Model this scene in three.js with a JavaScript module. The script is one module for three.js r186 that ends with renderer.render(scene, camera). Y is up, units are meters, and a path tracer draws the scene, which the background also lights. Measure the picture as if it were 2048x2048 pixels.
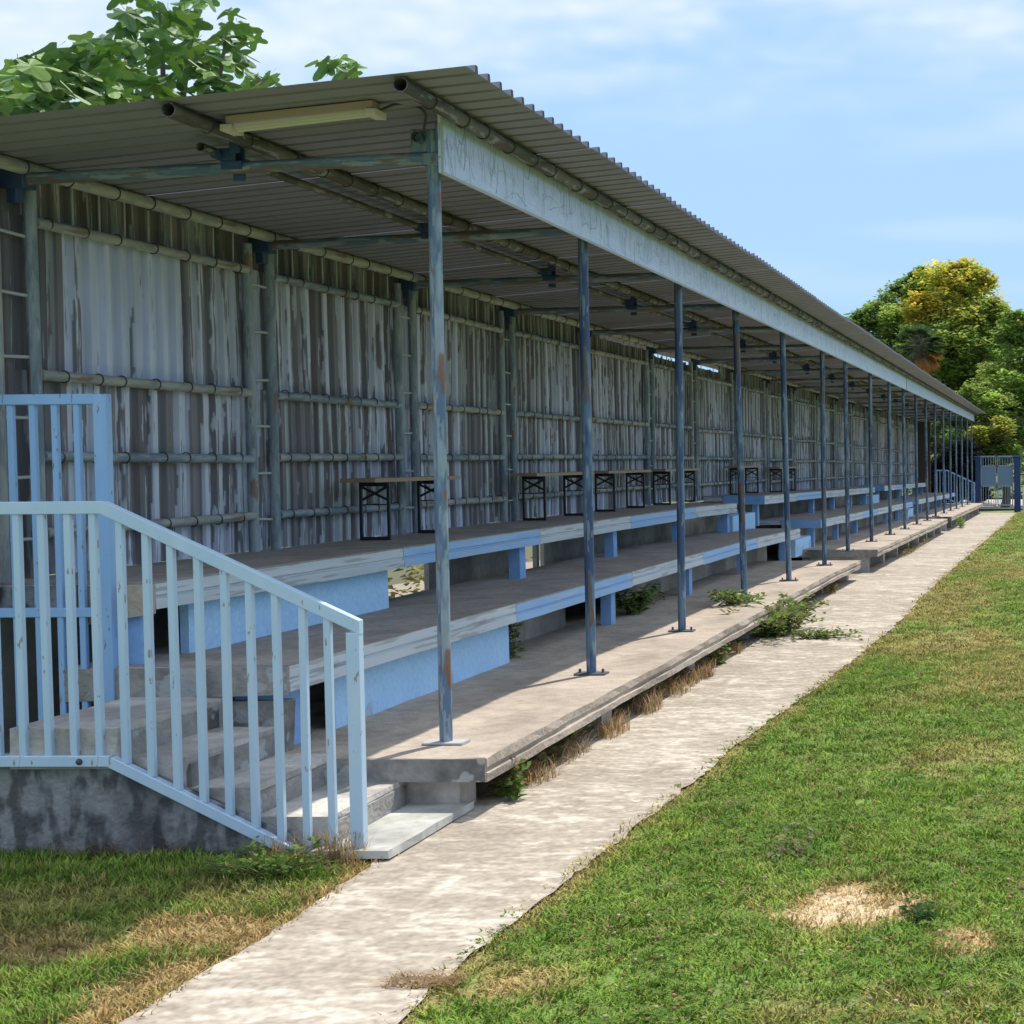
import * as THREE from 'three';
import { mergeGeometries } from 'three/addons/utils/BufferGeometryUtils.js';

// ------------------------------------------------------------------ camera, sky, sun, exposure
const scene = new THREE.Scene();
const renderer = new THREE.WebGLRenderer({ antialias: true });
renderer.setSize(1024, 1024);
renderer.toneMapping = THREE.LinearToneMapping;
renderer.toneMappingExposure = 1.25;
renderer.shadowMap.enabled = true;

const F = 3000, PX = 1990, PY = 1024, EYE = 1.65;            // focal length and principal point in pixels of the 2048 photo
const camera = new THREE.PerspectiveCamera(2 * Math.atan(1024 / F) * 180 / Math.PI, 1, 0.1, 2000);
camera.position.set(0, EYE, 0);
camera.rotation.order = 'YXZ';
camera.rotation.set(-2.08151593 * Math.PI / 180, 2.11673655 * Math.PI / 180, -0.5 * Math.PI / 180);
camera.setViewOffset(2048, 2048, 1024 - PX, PY - 1024, 2048, 2048);
camera.updateMatrixWorld(true);
scene.add(camera);
// a pixel of the photo and the plane a thing stands in give its place
function at(px, py, axis, val) {
  const d = new THREE.Vector3((px - PX) / F, -(py - PY) / F, -1).applyEuler(camera.rotation);
  const t = (val - camera.position[axis]) / d[axis];
  return camera.position.clone().addScaledVector(d, t);
}

// seeded random and tileable value noise
let SEED = 7;
function rnd() { SEED |= 0; SEED = SEED + 0x6D2B79F5 | 0; let t = Math.imul(SEED ^ SEED >>> 15, 1 | SEED); t = t + Math.imul(t ^ t >>> 7, 61 | t) ^ t; return ((t ^ t >>> 14) >>> 0) / 4294967296; }
const rr = (a, b) => a + (b - a) * rnd();
const pick = (a) => a[Math.floor(rnd() * a.length)];
const clamp = (v, a = 0, b = 1) => Math.min(b, Math.max(a, v));
const lerp = (a, b, t) => a + (b - a) * t;
const sstep = (a, b, v) => { const t = clamp((v - a) / (b - a)); return t * t * (3 - 2 * t); };
const mix3 = (a, b, t) => [lerp(a[0], b[0], t), lerp(a[1], b[1], t), lerp(a[2], b[2], t)];
function hash(x, y, s) { let h = Math.imul(x, 374761393) + Math.imul(y, 668265263) + Math.imul(s, 1442695041) | 0; h = Math.imul(h ^ h >>> 13, 1274126177); return ((h ^ h >>> 16) >>> 0) / 4294967296; }
function vn(x, y, s, p, q) {
  const xi = Math.floor(x), yi = Math.floor(y), fx = x - xi, fy = y - yi, u = fx * fx * (3 - 2 * fx), v = fy * fy * (3 - 2 * fy);
  const w = (a, b) => { if (p) a = ((a % p) + p) % p; if (q) b = ((b % q) + q) % q; return hash(a, b, s); };
  return lerp(lerp(w(xi, yi), w(xi + 1, yi), u), lerp(w(xi, yi + 1), w(xi + 1, yi + 1), u), v);
}
function fbm(x, y, s, oct, p, q) { let a = 0.5, r = 0, n = 0; for (let i = 0; i < oct; i++) { r += a * vn(x, y, s + i * 17, p, q); n += a; x *= 2; y *= 2; if (p) p *= 2; if (q) q *= 2; a *= 0.5; } return r / n; }

// sky: blue air, paler to the horizon, thin rippled cloud; no sun disc
const SUN = new THREE.Vector3(0.228, 1, -0.52).normalize();
{
  const W = 1536, Hh = 768, d = new Float32Array(W * Hh * 4);
  for (let j = 0; j < Hh; j++) for (let i = 0; i < W; i++) {
    const lat = ((j + 0.5) / Hh - 0.5) * Math.PI, lon = ((i + 0.5) / W) * 2 * Math.PI - Math.PI;
    const y = Math.sin(lat), cx = Math.cos(lat) * Math.cos(lon), cz = Math.cos(lat) * Math.sin(lon);
    const e = Math.max(y, 0);
    let c = mix3([0.375, 0.585, 0.82], [0.26, 0.46, 0.80], sstep(0.05, 0.7, e));
    const g = Math.max(0, cx * SUN.x + y * SUN.y + cz * SUN.z);
    c = mix3(c, [1.25, 1.22, 1.18], 0.5 * Math.pow(g, 8));
    if (y > 0.005) {
      const u = cx / (y + 0.12), v = cz / (y + 0.12);
      const big = fbm(u * 0.6 + 3.1, v * 0.6 + 1.7, 11, 3), rip = fbm(u * 6 + v * 2.2, v * 10 - u * 1.5, 23, 3), fin = fbm(u * 22, v * 34, 31, 2);
      const lo = sstep(0.17, 0.27, y + 0.10 * (big - 0.5));
      let k = lo * sstep(0.22, 0.62, big * 0.45 + rip * 0.42 + fin * 0.13) * (0.75 + 0.5 * (fin - 0.35));
      k = Math.max(k, 0.28 * sstep(0.5, 0.72, fbm(u * 1.3 + 7, v * 3 - 3, 41, 3)) * sstep(0.08, 0.16, y));
      c = mix3(c, mix3([0.74, 0.80, 0.90], [0.98, 1.04, 1.14], sstep(0.3, 0.6, y)), clamp(k));
    } else c = mix3([0.375, 0.585, 0.82], [0.22, 0.25, 0.18], sstep(0, 0.12, -y));
    const o = (j * W + i) * 4; d[o] = c[0]; d[o + 1] = c[1]; d[o + 2] = c[2]; d[o + 3] = 1;
  }
  const t = new THREE.DataTexture(d, W, Hh, THREE.RGBAFormat, THREE.FloatType);
  t.mapping = THREE.EquirectangularReflectionMapping; t.magFilter = t.minFilter = THREE.LinearFilter; t.wrapS = THREE.RepeatWrapping; t.needsUpdate = true;
  scene.background = t; scene.environment = t;
}
const sun = new THREE.DirectionalLight(new THREE.Color(1.0, 0.93, 0.82), 4.3);
sun.position.copy(SUN).multiplyScalar(80).add(new THREE.Vector3(-3, 0, -28));
sun.target.position.set(-3, 0, -28); scene.add(sun.target);
sun.castShadow = true; sun.shadow.mapSize.set(4096, 4096);
Object.assign(sun.shadow.camera, { left: -45, right: 45, top: 45, bottom: -45, near: 1, far: 200 });
scene.add(sun);

// ------------------------------------------------------------------ helpers
const taken = new Map();
function numbered(n) { const k = taken.get(n) ?? 0; taken.set(n, k + 1); return k ? n + '_' + String(k).padStart(3, '0') : n; }
function tag(o, label, category, group) { o.userData.label = label; o.userData.category = category; if (group) o.userData.group = group; return o; }
function thing(name, label, category, pos = [0, 0, 0], group) { const g = new THREE.Group(); g.name = numbered(name); g.position.set(...pos); tag(g, label, category, group); scene.add(g); return g; }
function mesh(name, geo, mat, parent) { const m = new THREE.Mesh(geo, mat); m.name = parent ? name : numbered(name); m.castShadow = m.receiveShadow = true; (parent ?? scene).add(m); return m; }
function structure(o) { o.userData.kind = 'structure'; return o; }
function stuff(o, label, category) { o.userData.kind = 'stuff'; if (label) { o.userData.label = label; o.userData.category = category; } return o; }

const enc = (v) => { v = clamp(v); return Math.round(255 * (v <= 0.0031308 ? v * 12.92 : 1.055 * Math.pow(v, 1 / 2.4) - 0.055)); };
function tex(w, h, fn, lin) {
  const d = new Uint8Array(w * h * 4);
  for (let j = 0; j < h; j++) for (let i = 0; i < w; i++) {
    const c = fn((i + 0.5) / w, (j + 0.5) / h), o = (j * w + i) * 4;
    if (lin) { d[o] = d[o + 1] = d[o + 2] = Math.round(255 * clamp(c)); } else { d[o] = enc(c[0]); d[o + 1] = enc(c[1]); d[o + 2] = enc(c[2]); }
    d[o + 3] = 255;
  }
  const t = new THREE.DataTexture(d, w, h, THREE.RGBAFormat); t.wrapS = t.wrapT = THREE.RepeatWrapping; t.magFilter = THREE.LinearFilter; t.minFilter = THREE.LinearMipmapLinearFilter; t.generateMipmaps = true;
  if (!lin) t.colorSpace = THREE.SRGBColorSpace; t.needsUpdate = true; return t;
}
const std = (o) => new THREE.MeshStandardMaterial({ roughness: 0.85, metalness: 0, side: THREE.DoubleSide, ...o });
const lc = (r, g, b) => new THREE.Color().setRGB(r, g, b);

// uv in metres by the dominant axis of each face
function muv(geo, off = 0) {
  const g = geo.index ? geo.toNonIndexed() : geo; g.deleteAttribute('uv'); g.computeVertexNormals();
  const p = g.attributes.position, uv = new Float32Array(p.count * 2), a = new THREE.Vector3(), b = new THREE.Vector3(), c = new THREE.Vector3();
  for (let i = 0; i < p.count; i += 3) {
    a.fromBufferAttribute(p, i); b.fromBufferAttribute(p, i + 1).sub(a); c.fromBufferAttribute(p, i + 2).sub(a); b.cross(c);
    const x = Math.abs(b.x), y = Math.abs(b.y), z = Math.abs(b.z);
    for (let k = 0; k < 3; k++) { const X = p.getX(i + k), Y = p.getY(i + k), Z = p.getZ(i + k); const [u, v] = y > x && y > z ? [Z, X] : x > z ? [Z, Y] : [X, Y]; uv[(i + k) * 2] = u + off; uv[(i + k) * 2 + 1] = v + off * 0.7; }
  }
  g.setAttribute('uv', new THREE.BufferAttribute(uv, 2)); return g;
}
// box with small chamfers from min to max corner
function box(x0, x1, y0, y1, z0, z1, ch = 0.004) {
  const w = x1 - x0, h = y1 - y0, d = z1 - z0; ch = Math.min(ch, w * 0.3, h * 0.3, d * 0.3);
  const s = new THREE.Shape(); const a = w / 2 - ch, b = h / 2 - ch;
  s.moveTo(-a, -b - ch + ch); s.moveTo(-a, -b); s.lineTo(a, -b); s.lineTo(a, b); s.lineTo(-a, b); s.closePath();
  const g = new THREE.ExtrudeGeometry(s, { depth: d - 2 * ch, bevelEnabled: true, bevelThickness: ch, bevelSize: ch, bevelSegments: 1, curveSegments: 1 });
  g.translate((x0 + x1) / 2, (y0 + y1) / 2, Math.min(z0, z1) + ch); return g;
}
// bar of rectangular section between two points, w across, t deep
function bar(p, q, w, t) {
  const a = new THREE.Vector3(...p), b = new THREE.Vector3(...q), L = a.distanceTo(b), g = box(-w / 2, w / 2, 0, L, -t / 2, t / 2, Math.min(0.003, w * 0.15));
  const dir = b.clone().sub(a).normalize(); g.applyQuaternion(new THREE.Quaternion().setFromUnitVectors(new THREE.Vector3(0, 1, 0), dir)); g.translate(a.x, a.y, a.z); return g;
}
function pipe(p, q, r, seg = 12, open = false, r2) {
  const a = new THREE.Vector3(...p), b = new THREE.Vector3(...q), L = a.distanceTo(b);
  const g = new THREE.CylinderGeometry(r2 ?? r, r, L, seg, Math.max(1, Math.round(L / 0.8)), open); g.translate(0, L / 2, 0);
  const uv = g.attributes.uv; for (let i = 0; i < uv.count; i++) uv.setXY(i, uv.getX(i) * 2 * Math.PI * r + p[2] * 0.37, uv.getY(i) * L + p[0] * 1.7 + p[2] * 0.61);
  g.applyQuaternion(new THREE.Quaternion().setFromUnitVectors(new THREE.Vector3(0, 1, 0), b.clone().sub(a).normalize())); g.translate(a.x, a.y, a.z); return g;
}
// profile [x, y] run along z from z0 to z1, uneven by jit, following rise(z)
function run(profile, z0, z1, segs, jit = 0, rise = () => 0, sd = 1) {
  const n = profile.length, pos = [], P = [];
  for (let i = 0; i <= segs; i++) { const z = lerp(z0, z1, i / segs); P.push(profile.map(([x, y], k) => [x + jit * (vn(z * 9, k * 3.7, sd) + vn(z * 3, k * 1.7, sd + 3) - 1), y + jit * 0.7 * (vn(z * 8, k * 5.1, sd + 9) + vn(z * 2.5, k, sd + 5) - 1) + rise(z), z])); }
  for (let i = 0; i < segs; i++) for (let k = 0; k < n; k++) { const a = P[i][k], b = P[i][(k + 1) % n], c = P[i + 1][(k + 1) % n], d = P[i + 1][k]; pos.push(...a, ...b, ...c, ...a, ...c, ...d); }
  const tri = THREE.ShapeUtils.triangulateShape(profile.map(([x, y]) => new THREE.Vector2(x, y)), []);
  for (const [a, b, c] of tri) { pos.push(...P[0][a], ...P[0][b], ...P[0][c]); pos.push(...P[segs][a], ...P[segs][c], ...P[segs][b]); }
  const g = new THREE.BufferGeometry(); g.setAttribute('position', new THREE.Float32BufferAttribute(pos, 3)); g.computeVertexNormals(); return muv(g, sd * 0.37);
}
const join = (gs) => mergeGeometries(gs.map((g) => { g = g.index ? g.toNonIndexed() : g; for (const k of Object.keys(g.attributes)) if (!['position', 'normal', 'uv'].includes(k)) g.deleteAttribute(k); if (!g.attributes.uv) g.setAttribute('uv', new THREE.Float32BufferAttribute(new Float32Array(g.attributes.position.count * 2), 2)); return g; }));
// fall of the ground towards the far end
const gy = (z) => (z > -18 ? 0 : -0.0115 * (-z - 18));

// ------------------------------------------------------------------ materials
const T = {};
{ // weathered concrete, warm, stained and pitted
  const cf = (u, v, base, dark, s) => { const a = fbm(u * 6, v * 6, s, 5, 6, 6), b = fbm(u * 40, v * 40, s + 3, 3, 40, 40), c = fbm(u * 3, v * 3, s + 8, 4, 3, 3); let k = mix3(dark, base, sstep(0.28, 0.62, a * 0.6 + c * 0.4)); const g = 0.78 + 0.44 * b; return [k[0] * g, k[1] * g, k[2] * g]; };
  T.slab = tex(768, 768, (u, v) => cf(u, v, [0.42, 0.352, 0.288], [0.29, 0.242, 0.20], 5));
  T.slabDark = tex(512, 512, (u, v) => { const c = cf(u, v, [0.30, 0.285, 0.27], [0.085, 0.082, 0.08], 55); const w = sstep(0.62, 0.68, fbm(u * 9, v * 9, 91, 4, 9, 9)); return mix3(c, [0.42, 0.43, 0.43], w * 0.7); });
  T.step = tex(512, 512, (u, v) => cf(u, v, [0.52, 0.485, 0.45], [0.30, 0.28, 0.26], 65));
  T.tread = tex(512, 512, (u, v) => cf(u, v, [0.34, 0.305, 0.275], [0.25, 0.225, 0.205], 75));
  T.grain = tex(512, 512, (u, v) => fbm(u * 60, v * 60, 4, 4, 60, 60) * 0.6 + fbm(u * 9, v * 9, 6, 3, 9, 9) * 0.4, true);
  T.path = tex(1536, 1536, (u, v) => {
    const a = fbm(u * 7, v * 9, 15, 4, 7, 9), b = fbm(u * 260, v * 260, 17, 2, 260, 260), c = fbm(u * 26, v * 60, 19, 4, 26, 60), d = fbm(u * 90, v * 170, 21, 2, 90, 170);
    let k = mix3([0.27, 0.229, 0.193], [0.39, 0.340, 0.292], sstep(0.26, 0.66, a * 0.34 + c * 0.33 + d * 0.33)); k = mix3(k, [0.50, 0.455, 0.405], sstep(0.49, 0.70, c * 0.4 + a * 0.25 + d * 0.35));
    const g = 0.74 + 0.52 * b; return [k[0] * g * 0.99, k[1] * g * 0.985, k[2] * g * 0.94];
  });
  T.pathBump = tex(512, 512, (u, v) => 0.55 * fbm(u * 80, v * 80, 17, 2, 80, 80) + 0.45 * fbm(u * 16, v * 26, 19, 4, 16, 26), true);
  T.block = tex(512, 512, (u, v) => { const c = cf(u, v, [0.24, 0.24, 0.25], [0.03, 0.03, 0.037], 85); const s = 0.55 * fbm(u * 24, v * 6, 95, 4, 24, 6) + 0.45 * fbm(u * 22, v * 18, 97, 4, 22, 18); return mix3(c, [0.03, 0.03, 0.035], sstep(0.46, 0.62, s) * 0.75); });
}
// peeling sheets: grey brown cement under pale blue paint that comes off in streaks along the corrugation
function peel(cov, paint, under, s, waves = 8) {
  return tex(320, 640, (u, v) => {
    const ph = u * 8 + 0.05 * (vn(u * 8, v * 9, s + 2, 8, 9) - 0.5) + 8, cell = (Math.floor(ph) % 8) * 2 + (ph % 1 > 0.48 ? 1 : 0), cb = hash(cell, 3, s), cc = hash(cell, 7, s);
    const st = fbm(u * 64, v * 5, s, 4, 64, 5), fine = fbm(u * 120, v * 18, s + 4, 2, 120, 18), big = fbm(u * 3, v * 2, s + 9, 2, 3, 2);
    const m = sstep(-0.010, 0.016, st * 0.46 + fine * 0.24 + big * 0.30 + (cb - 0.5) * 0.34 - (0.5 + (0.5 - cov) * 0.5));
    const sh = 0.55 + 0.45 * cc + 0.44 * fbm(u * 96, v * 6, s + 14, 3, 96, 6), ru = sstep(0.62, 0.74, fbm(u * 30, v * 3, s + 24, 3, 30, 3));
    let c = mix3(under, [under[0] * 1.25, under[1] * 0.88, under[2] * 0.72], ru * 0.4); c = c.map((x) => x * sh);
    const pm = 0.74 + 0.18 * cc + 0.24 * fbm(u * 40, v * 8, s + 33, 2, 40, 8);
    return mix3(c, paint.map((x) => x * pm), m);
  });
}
const PW = [0.57, 0.605, 0.73], UN = [0.205, 0.194, 0.220];
T.peel = [peel(0.40, PW, UN, 101), peel(0.50, PW, UN, 131), peel(0.30, [0.46, 0.50, 0.53], UN, 161), peel(0.60, PW, UN, 191)];
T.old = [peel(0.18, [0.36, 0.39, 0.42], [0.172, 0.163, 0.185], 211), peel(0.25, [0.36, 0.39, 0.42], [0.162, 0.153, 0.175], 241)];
T.fresh = peel(0.92, [0.58, 0.62, 0.80], UN, 301);
// painted steel with flakes and rust
function steel(a, b, rust, s, rk) { return tex(256, 512, (u, v) => { const m = sstep(0.42, 0.6, fbm(u * 4, v * 5, s, 5, 4, 5)), f = sstep(0.60, 0.66, fbm(u * 14, v * 14, s + 6, 4, 14, 14)), r = sstep(0.66 - rk, 0.74 - rk, fbm(u * 6, v * 7, s + 12, 5, 6, 7)); let c = mix3(a, b, m); c = mix3(c, [0.36, 0.40, 0.42], f * 0.45); c = mix3(c, rust, r * 0.85); const g = 0.86 + 0.28 * fbm(u * 30, v * 30, s + 20, 2, 30, 30); return c.map((x) => x * g); }); }
T.post = [steel([0.045, 0.085, 0.17], [0.12, 0.19, 0.27], [0.15, 0.075, 0.045], 401, 0), steel([0.035, 0.07, 0.15], [0.10, 0.17, 0.25], [0.13, 0.07, 0.045], 431, 0.01), steel([0.10, 0.16, 0.25], [0.25, 0.32, 0.37], [0.22, 0.10, 0.05], 461, 0.05)];
T.beam = steel([0.10, 0.15, 0.22], [0.19, 0.25, 0.30], [0.16, 0.10, 0.07], 501, 0.03);
T.purlin = steel([0.062, 0.058, 0.058], [0.125, 0.118, 0.12], [0.10, 0.06, 0.045], 531, 0.05);
T.wpipe = [steel([0.25, 0.27, 0.28], [0.38, 0.38, 0.34], [0.20, 0.12, 0.075], 561, 0.02), steel([0.17, 0.22, 0.27], [0.28, 0.33, 0.36], [0.22, 0.12, 0.07], 591, 0.0)];
T.rail = tex(256, 512, (u, v) => { const f = sstep(0.75, 0.79, fbm(u * 18, v * 19, 611, 5, 18, 19)), d = fbm(u * 5, v * 5, 615, 4, 5, 5); const c = mix3([0.38, 0.53, 0.70], [0.48, 0.60, 0.72], d); return mix3(c, [0.24, 0.15, 0.10], f * 0.8); });
T.bluewall = tex(512, 512, (u, v) => { const d = fbm(u * 5, v * 5, 641, 5, 5, 5), k = sstep(0.66, 0.74, fbm(u * 7, v * 9, 645, 5, 7, 9)), l = fbm(u * 60, v * 60, 649, 2, 60, 60); let c = mix3([0.37, 0.60, 0.88], [0.46, 0.69, 0.92], d); c = mix3(c, [0.34, 0.36, 0.40], k * 0.5); return c.map((x) => x * (0.9 + 0.2 * l)); });
T.plankW = tex(512, 512, (u, v) => { const d = fbm(u * 3, v * 22, 661, 5, 3, 22), k = sstep(0.58, 0.7, fbm(u * 6, v * 30, 665, 5, 6, 30)); let c = mix3([0.46, 0.51, 0.58], [0.58, 0.62, 0.66], d); return mix3(c, [0.27, 0.25, 0.25], k * 0.6); });
T.plankB = tex(512, 512, (u, v) => { const d = fbm(u * 3, v * 22, 671, 5, 3, 22), k = sstep(0.6, 0.72, fbm(u * 6, v * 30, 675, 5, 6, 30)); let c = mix3([0.24, 0.42, 0.72], [0.36, 0.54, 0.78], d); return mix3(c, [0.45, 0.50, 0.56], k * 0.6); });
T.wood = tex(256, 512, (u, v) => { const g = fbm(u * 40, v * 2, 681, 4, 40, 2), k = fbm(u * 4, v * 4, 685, 3, 4, 4); return mix3([0.22, 0.15, 0.10], [0.36, 0.27, 0.18], g * 0.7 + k * 0.3); });
T.roof = tex(256, 1024, (u, v) => { const g = fbm(u * 8, v * 30, 691, 4, 8, 30), k = fbm(u * 3, v * 4, 695, 4, 3, 4); return mix3([0.198, 0.192, 0.240], [0.258, 0.250, 0.308], g * 0.5 + k * 0.5); });
T.soil = tex(512, 512, (u, v) => { const g = fbm(u * 20, v * 20, 701, 5, 20, 20); return mix3([0.19, 0.16, 0.12], [0.32, 0.27, 0.205], g); });
// crackled foil skin of the front board
{
  const c = document.createElement('canvas'); c.width = 2048; c.height = 128; const x = c.getContext('2d');
  x.fillStyle = 'rgb(200,208,242)'; x.fillRect(0, 0, 2048, 128);
  for (let i = 0; i < 1500; i++) { x.fillStyle = `rgba(${rnd() < 0.5 ? '222,234,250' : '172,192,220'},${rr(0.05, 0.18)})`; x.fillRect(rr(0, 2048), rr(0, 128), rr(4, 40), rr(2, 14)); }
  const line = (px, py, a, len, w, col, wob) => { x.strokeStyle = col; x.lineWidth = w; x.beginPath(); x.moveTo(px, py); for (let k = 0; k < len; k += 4) { a += rr(-wob, wob); px += Math.cos(a) * 4; py += Math.sin(a) * 4; x.lineTo(px, py); } x.stroke(); };
  for (let i = 0; i < 240; i++) { const px = rr(0, 2048), col = `rgba(${pick(['98,116,146', '120,130,160', '84,100,132'])},${rr(0.35, 0.9)})`; line(px, rr(0, 70), Math.PI / 2 + rr(-0.15, 0.15), rr(25, 85), rr(1, 2.4), col, 0.16); }
  for (let i = 0; i < 60; i++) { const px = rr(0, 2048), py = rr(5, 60), w = rr(8, 18), h = rr(10, 30); x.strokeStyle = `rgba(116,136,162,${rr(0.4, 0.85)})`; x.lineWidth = rr(1, 2.2); x.beginPath(); x.moveTo(px - w, py); x.quadraticCurveTo(px - w * 0.6, py + h * 1.7, px, py + h); x.quadraticCurveTo(px + w * 0.7, py + h * 1.2, px + w, py); x.stroke(); }
  for (let i = 0; i < 26; i++) line(rr(0, 2048), rr(60, 120), rr(-0.2, 0.35), rr(30, 140), rr(1, 2.6), `rgba(110,128,155,${rr(0.3, 0.7)})`, 0.25);
  for (let i = 0; i < 40; i++) line(rr(0, 2048), rr(100, 124), rr(-0.1, 0.1), rr(30, 120), rr(1, 2), `rgba(240,246,250,${rr(0.3, 0.7)})`, 0.1);
  T.foil = new THREE.CanvasTexture(c); T.foil.colorSpace = THREE.SRGBColorSpace; T.foil.wrapS = T.foil.wrapT = THREE.RepeatWrapping;
}
const rep = (t, a, b) => { const c = t.clone(); c.repeat.set(a, b); c.needsUpdate = true; return c; };
const grainB = rep(T.grain, 1, 1);
const M = {
  slab: std({ map: rep(T.slab, 0.4, 0.4), bumpMap: grainB, bumpScale: 0.008, roughness: 0.95 }),
  slabDark: std({ map: rep(T.slabDark, 0.8, 0.8), bumpMap: grainB, bumpScale: 0.008, roughness: 0.95 }),
  step: std({ map: rep(T.step, 0.7, 0.7), bumpMap: grainB, bumpScale: 0.008, roughness: 0.95 }),
  block: std({ map: rep(T.block, 0.7, 0.7), bumpMap: grainB, bumpScale: 0.01, roughness: 0.97 }),
  tread: std({ map: rep(T.tread, 0.6, 0.6), bumpMap: grainB, bumpScale: 0.005, roughness: 0.95 }),
  path: std({ map: rep(T.path, 1 / 5.3, 1 / 5.3), bumpMap: rep(T.pathBump, 1 / 2.6, 1 / 2.6), bumpScale: 0.012, roughness: 0.97 }),
  sheet: T.peel.map((t) => std({ map: t, roughness: 0.8 })), old: T.old.map((t) => std({ map: t, roughness: 0.9 })), fresh: std({ map: T.fresh, roughness: 0.5 }),
  post: T.post.map((t) => std({ map: rep(t, 3, 0.7), roughness: 0.55, metalness: 0.1 })),
  beam: std({ map: rep(T.beam, 3, 0.8), roughness: 0.6 }), purlin: std({ map: rep(T.purlin, 3, 0.7), roughness: 0.75 }),
  wpipe: T.wpipe.map((t) => std({ map: rep(t, 3, 0.7), roughness: 0.65 })),
  rail: std({ map: rep(T.rail, 3, 0.9), roughness: 0.42 }), railEdge: std({ map: rep(T.rail, 3, 0.9), roughness: 0.42 }),
  bluewall: std({ map: rep(T.bluewall, 0.9, 0.9), roughness: 0.8, bumpMap: grainB, bumpScale: 0.004 }),
  plank: [std({ map: rep(T.plankW, 0.5, 1.5), roughness: 0.7 }), std({ map: rep(T.plankB, 0.5, 1.5), roughness: 0.7 })],
  wood: std({ map: rep(T.wood, 3, 0.5), roughness: 0.6 }), roof: std({ map: T.roof, roughness: 0.6 }), soil: std({ map: rep(T.soil, 0.6, 0.6), roughness: 1 }),
  foil: std({ map: T.foil, bumpMap: T.foil, bumpScale: 0.006, roughness: 0.38 }), foilFar: std({ color: lc(0.88, 0.92, 0.96), map: T.foil, roughness: 0.5 }),
  black: std({ color: lc(0.012, 0.014, 0.022), roughness: 0.45 }), bracket: std({ color: lc(0.03, 0.06, 0.14), roughness: 0.5 }), plate: std({ color: lc(0.10, 0.11, 0.13), roughness: 0.5, metalness: 0.3 }), plateLight: std({ color: lc(0.42, 0.42, 0.42), roughness: 0.6 }),
  rung: std({ color: lc(0.42, 0.46, 0.46), roughness: 0.6 }), hook: std({ color: lc(0.06, 0.055, 0.05), roughness: 0.7 }), ply: std({ color: lc(0.56, 0.50, 0.41), roughness: 0.8 }), plyRed: std({ color: lc(0.40, 0.29, 0.25), roughness: 0.8 }), tube: std({ color: lc(0.55, 0.52, 0.42), roughness: 0.5 }),
  darkboard: std({ map: rep(T.step, 0.5, 0.5), color: lc(0.8, 0.77, 0.73), roughness: 0.95 }), pillar: std({ map: rep(T.bluewall, 0.9, 0.9), color: lc(0.55, 0.62, 0.78), roughness: 0.8 }),
};

// ------------------------------------------------------------------ ground, lawn, path
// how dry the turf is at a place (0 green, 1 straw, 2 bare)
let SN = 0;
function spot(x, z, cx, cz, rx, rz) { const a = (x - cx) / rx, b = (z - cz) / rz; if (a * a + b * b > 4) return 0; return 1 - sstep(0.35, 1.3, Math.sqrt(a * a + b * b) + SN); }
function dry(x, z) {
  SN = 1.8 * (fbm(x * 6, z * 6, 811, 4) - 0.5);
  let k = sstep(0.53, 0.72, fbm(x * 0.9, z * 0.45, 801, 4)) * 0.6;
  if (x >= -2.5) {
    k = Math.max(k, 1.9 * spot(x, z, -0.74, -5.42, 0.25, 0.34), 1.2 * spot(x, z, -0.30, -5.06, 0.17, 0.17));
    k = Math.max(k, 0.62 * spot(x, z, -1.15, -17.2, 0.6, 2.6), 0.45 * spot(x, z, -1.0, -13.5, 0.4, 0.9), 0.35 * spot(x, z, -0.9, -10.2, 0.4, 0.6), 0.5 * spot(x, z, -1.1, -24, 0.7, 2.0), 0.5 * spot(x, z, -0.5, -8.2, 0.5, 0.5), 0.9 * spot(x, z, -1.75, -4.6, 0.2, 0.2), 0.5 * spot(x, z, -0.5, -4.4, 0.5, 0.16));
  } else { k = Math.max(k * 0.6, 1.15 * spot(x, z, -3.0, -5.05, 0.42, 0.24), 0.95 * spot(x, z, -3.6, -4.95, 0.5, 0.25), 1.1 * spot(x, z, -2.86, -4.5, 0.13, 0.6), 0.6 * spot(x, z, -3.1, -5.55, 0.3, 0.22), 0.85 * spot(x, z, -2.95, -6.02, 0.3, 0.18), 0.5 * spot(x, z, -3.9, -5.4, 0.5, 0.3)); if (z < -5.3) k = Math.min(k, 0.9); }
  const ed = Math.min(Math.abs(x - pathR(z)), Math.abs(x - pathL(z))); if (ed < 0.14) k = Math.max(k, (x < -2.3 ? 1.0 : 0.75) * (1 - sstep(0.01, 0.12, ed + 0.09 * SN)));
  return k;
}
const pathL = (z) => -2.74 - 0.06 * sstep(-4.5, -7, z) + 0.05 * (fbm(z * 2.3, 3.3, 821, 4) - 0.5) + 0.05 * (fbm(z * 14, 8.3, 822, 2) - 0.5);
const pathR = (z) => lerp(-1.92, -1.52, sstep(-4, -16, z)) + lerp(0, 0.26, sstep(-16, -55, z)) + 0.07 * (fbm(z * 1.7, 7.7, 825, 4) - 0.5) + 0.05 * (fbm(z * 13, 2.2, 826, 2) - 0.5);
const turf = (x, z, n, k = dry(x, z)) => { let c = mix3([0.098, 0.190, 0.029], [0.190, 0.278, 0.052], n); c = mix3(c, [0.36, 0.265, 0.125], clamp(k)); return mix3(c, [0.50, 0.40, 0.27], clamp(k - 1)); };
{
  const g = new THREE.PlaneGeometry(900, 900, 1, 1); g.rotateX(-Math.PI / 2); g.translate(0, -0.62, -150);
  const t = tex(512, 512, (u, v) => mix3([0.045, 0.085, 0.02], [0.12, 0.12, 0.045], fbm(u * 12, v * 12, 831, 6, 12, 12)));
  const m = mesh('ground', g, std({ map: rep(t, 90, 90), roughness: 1 })); structure(m);
}
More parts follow.
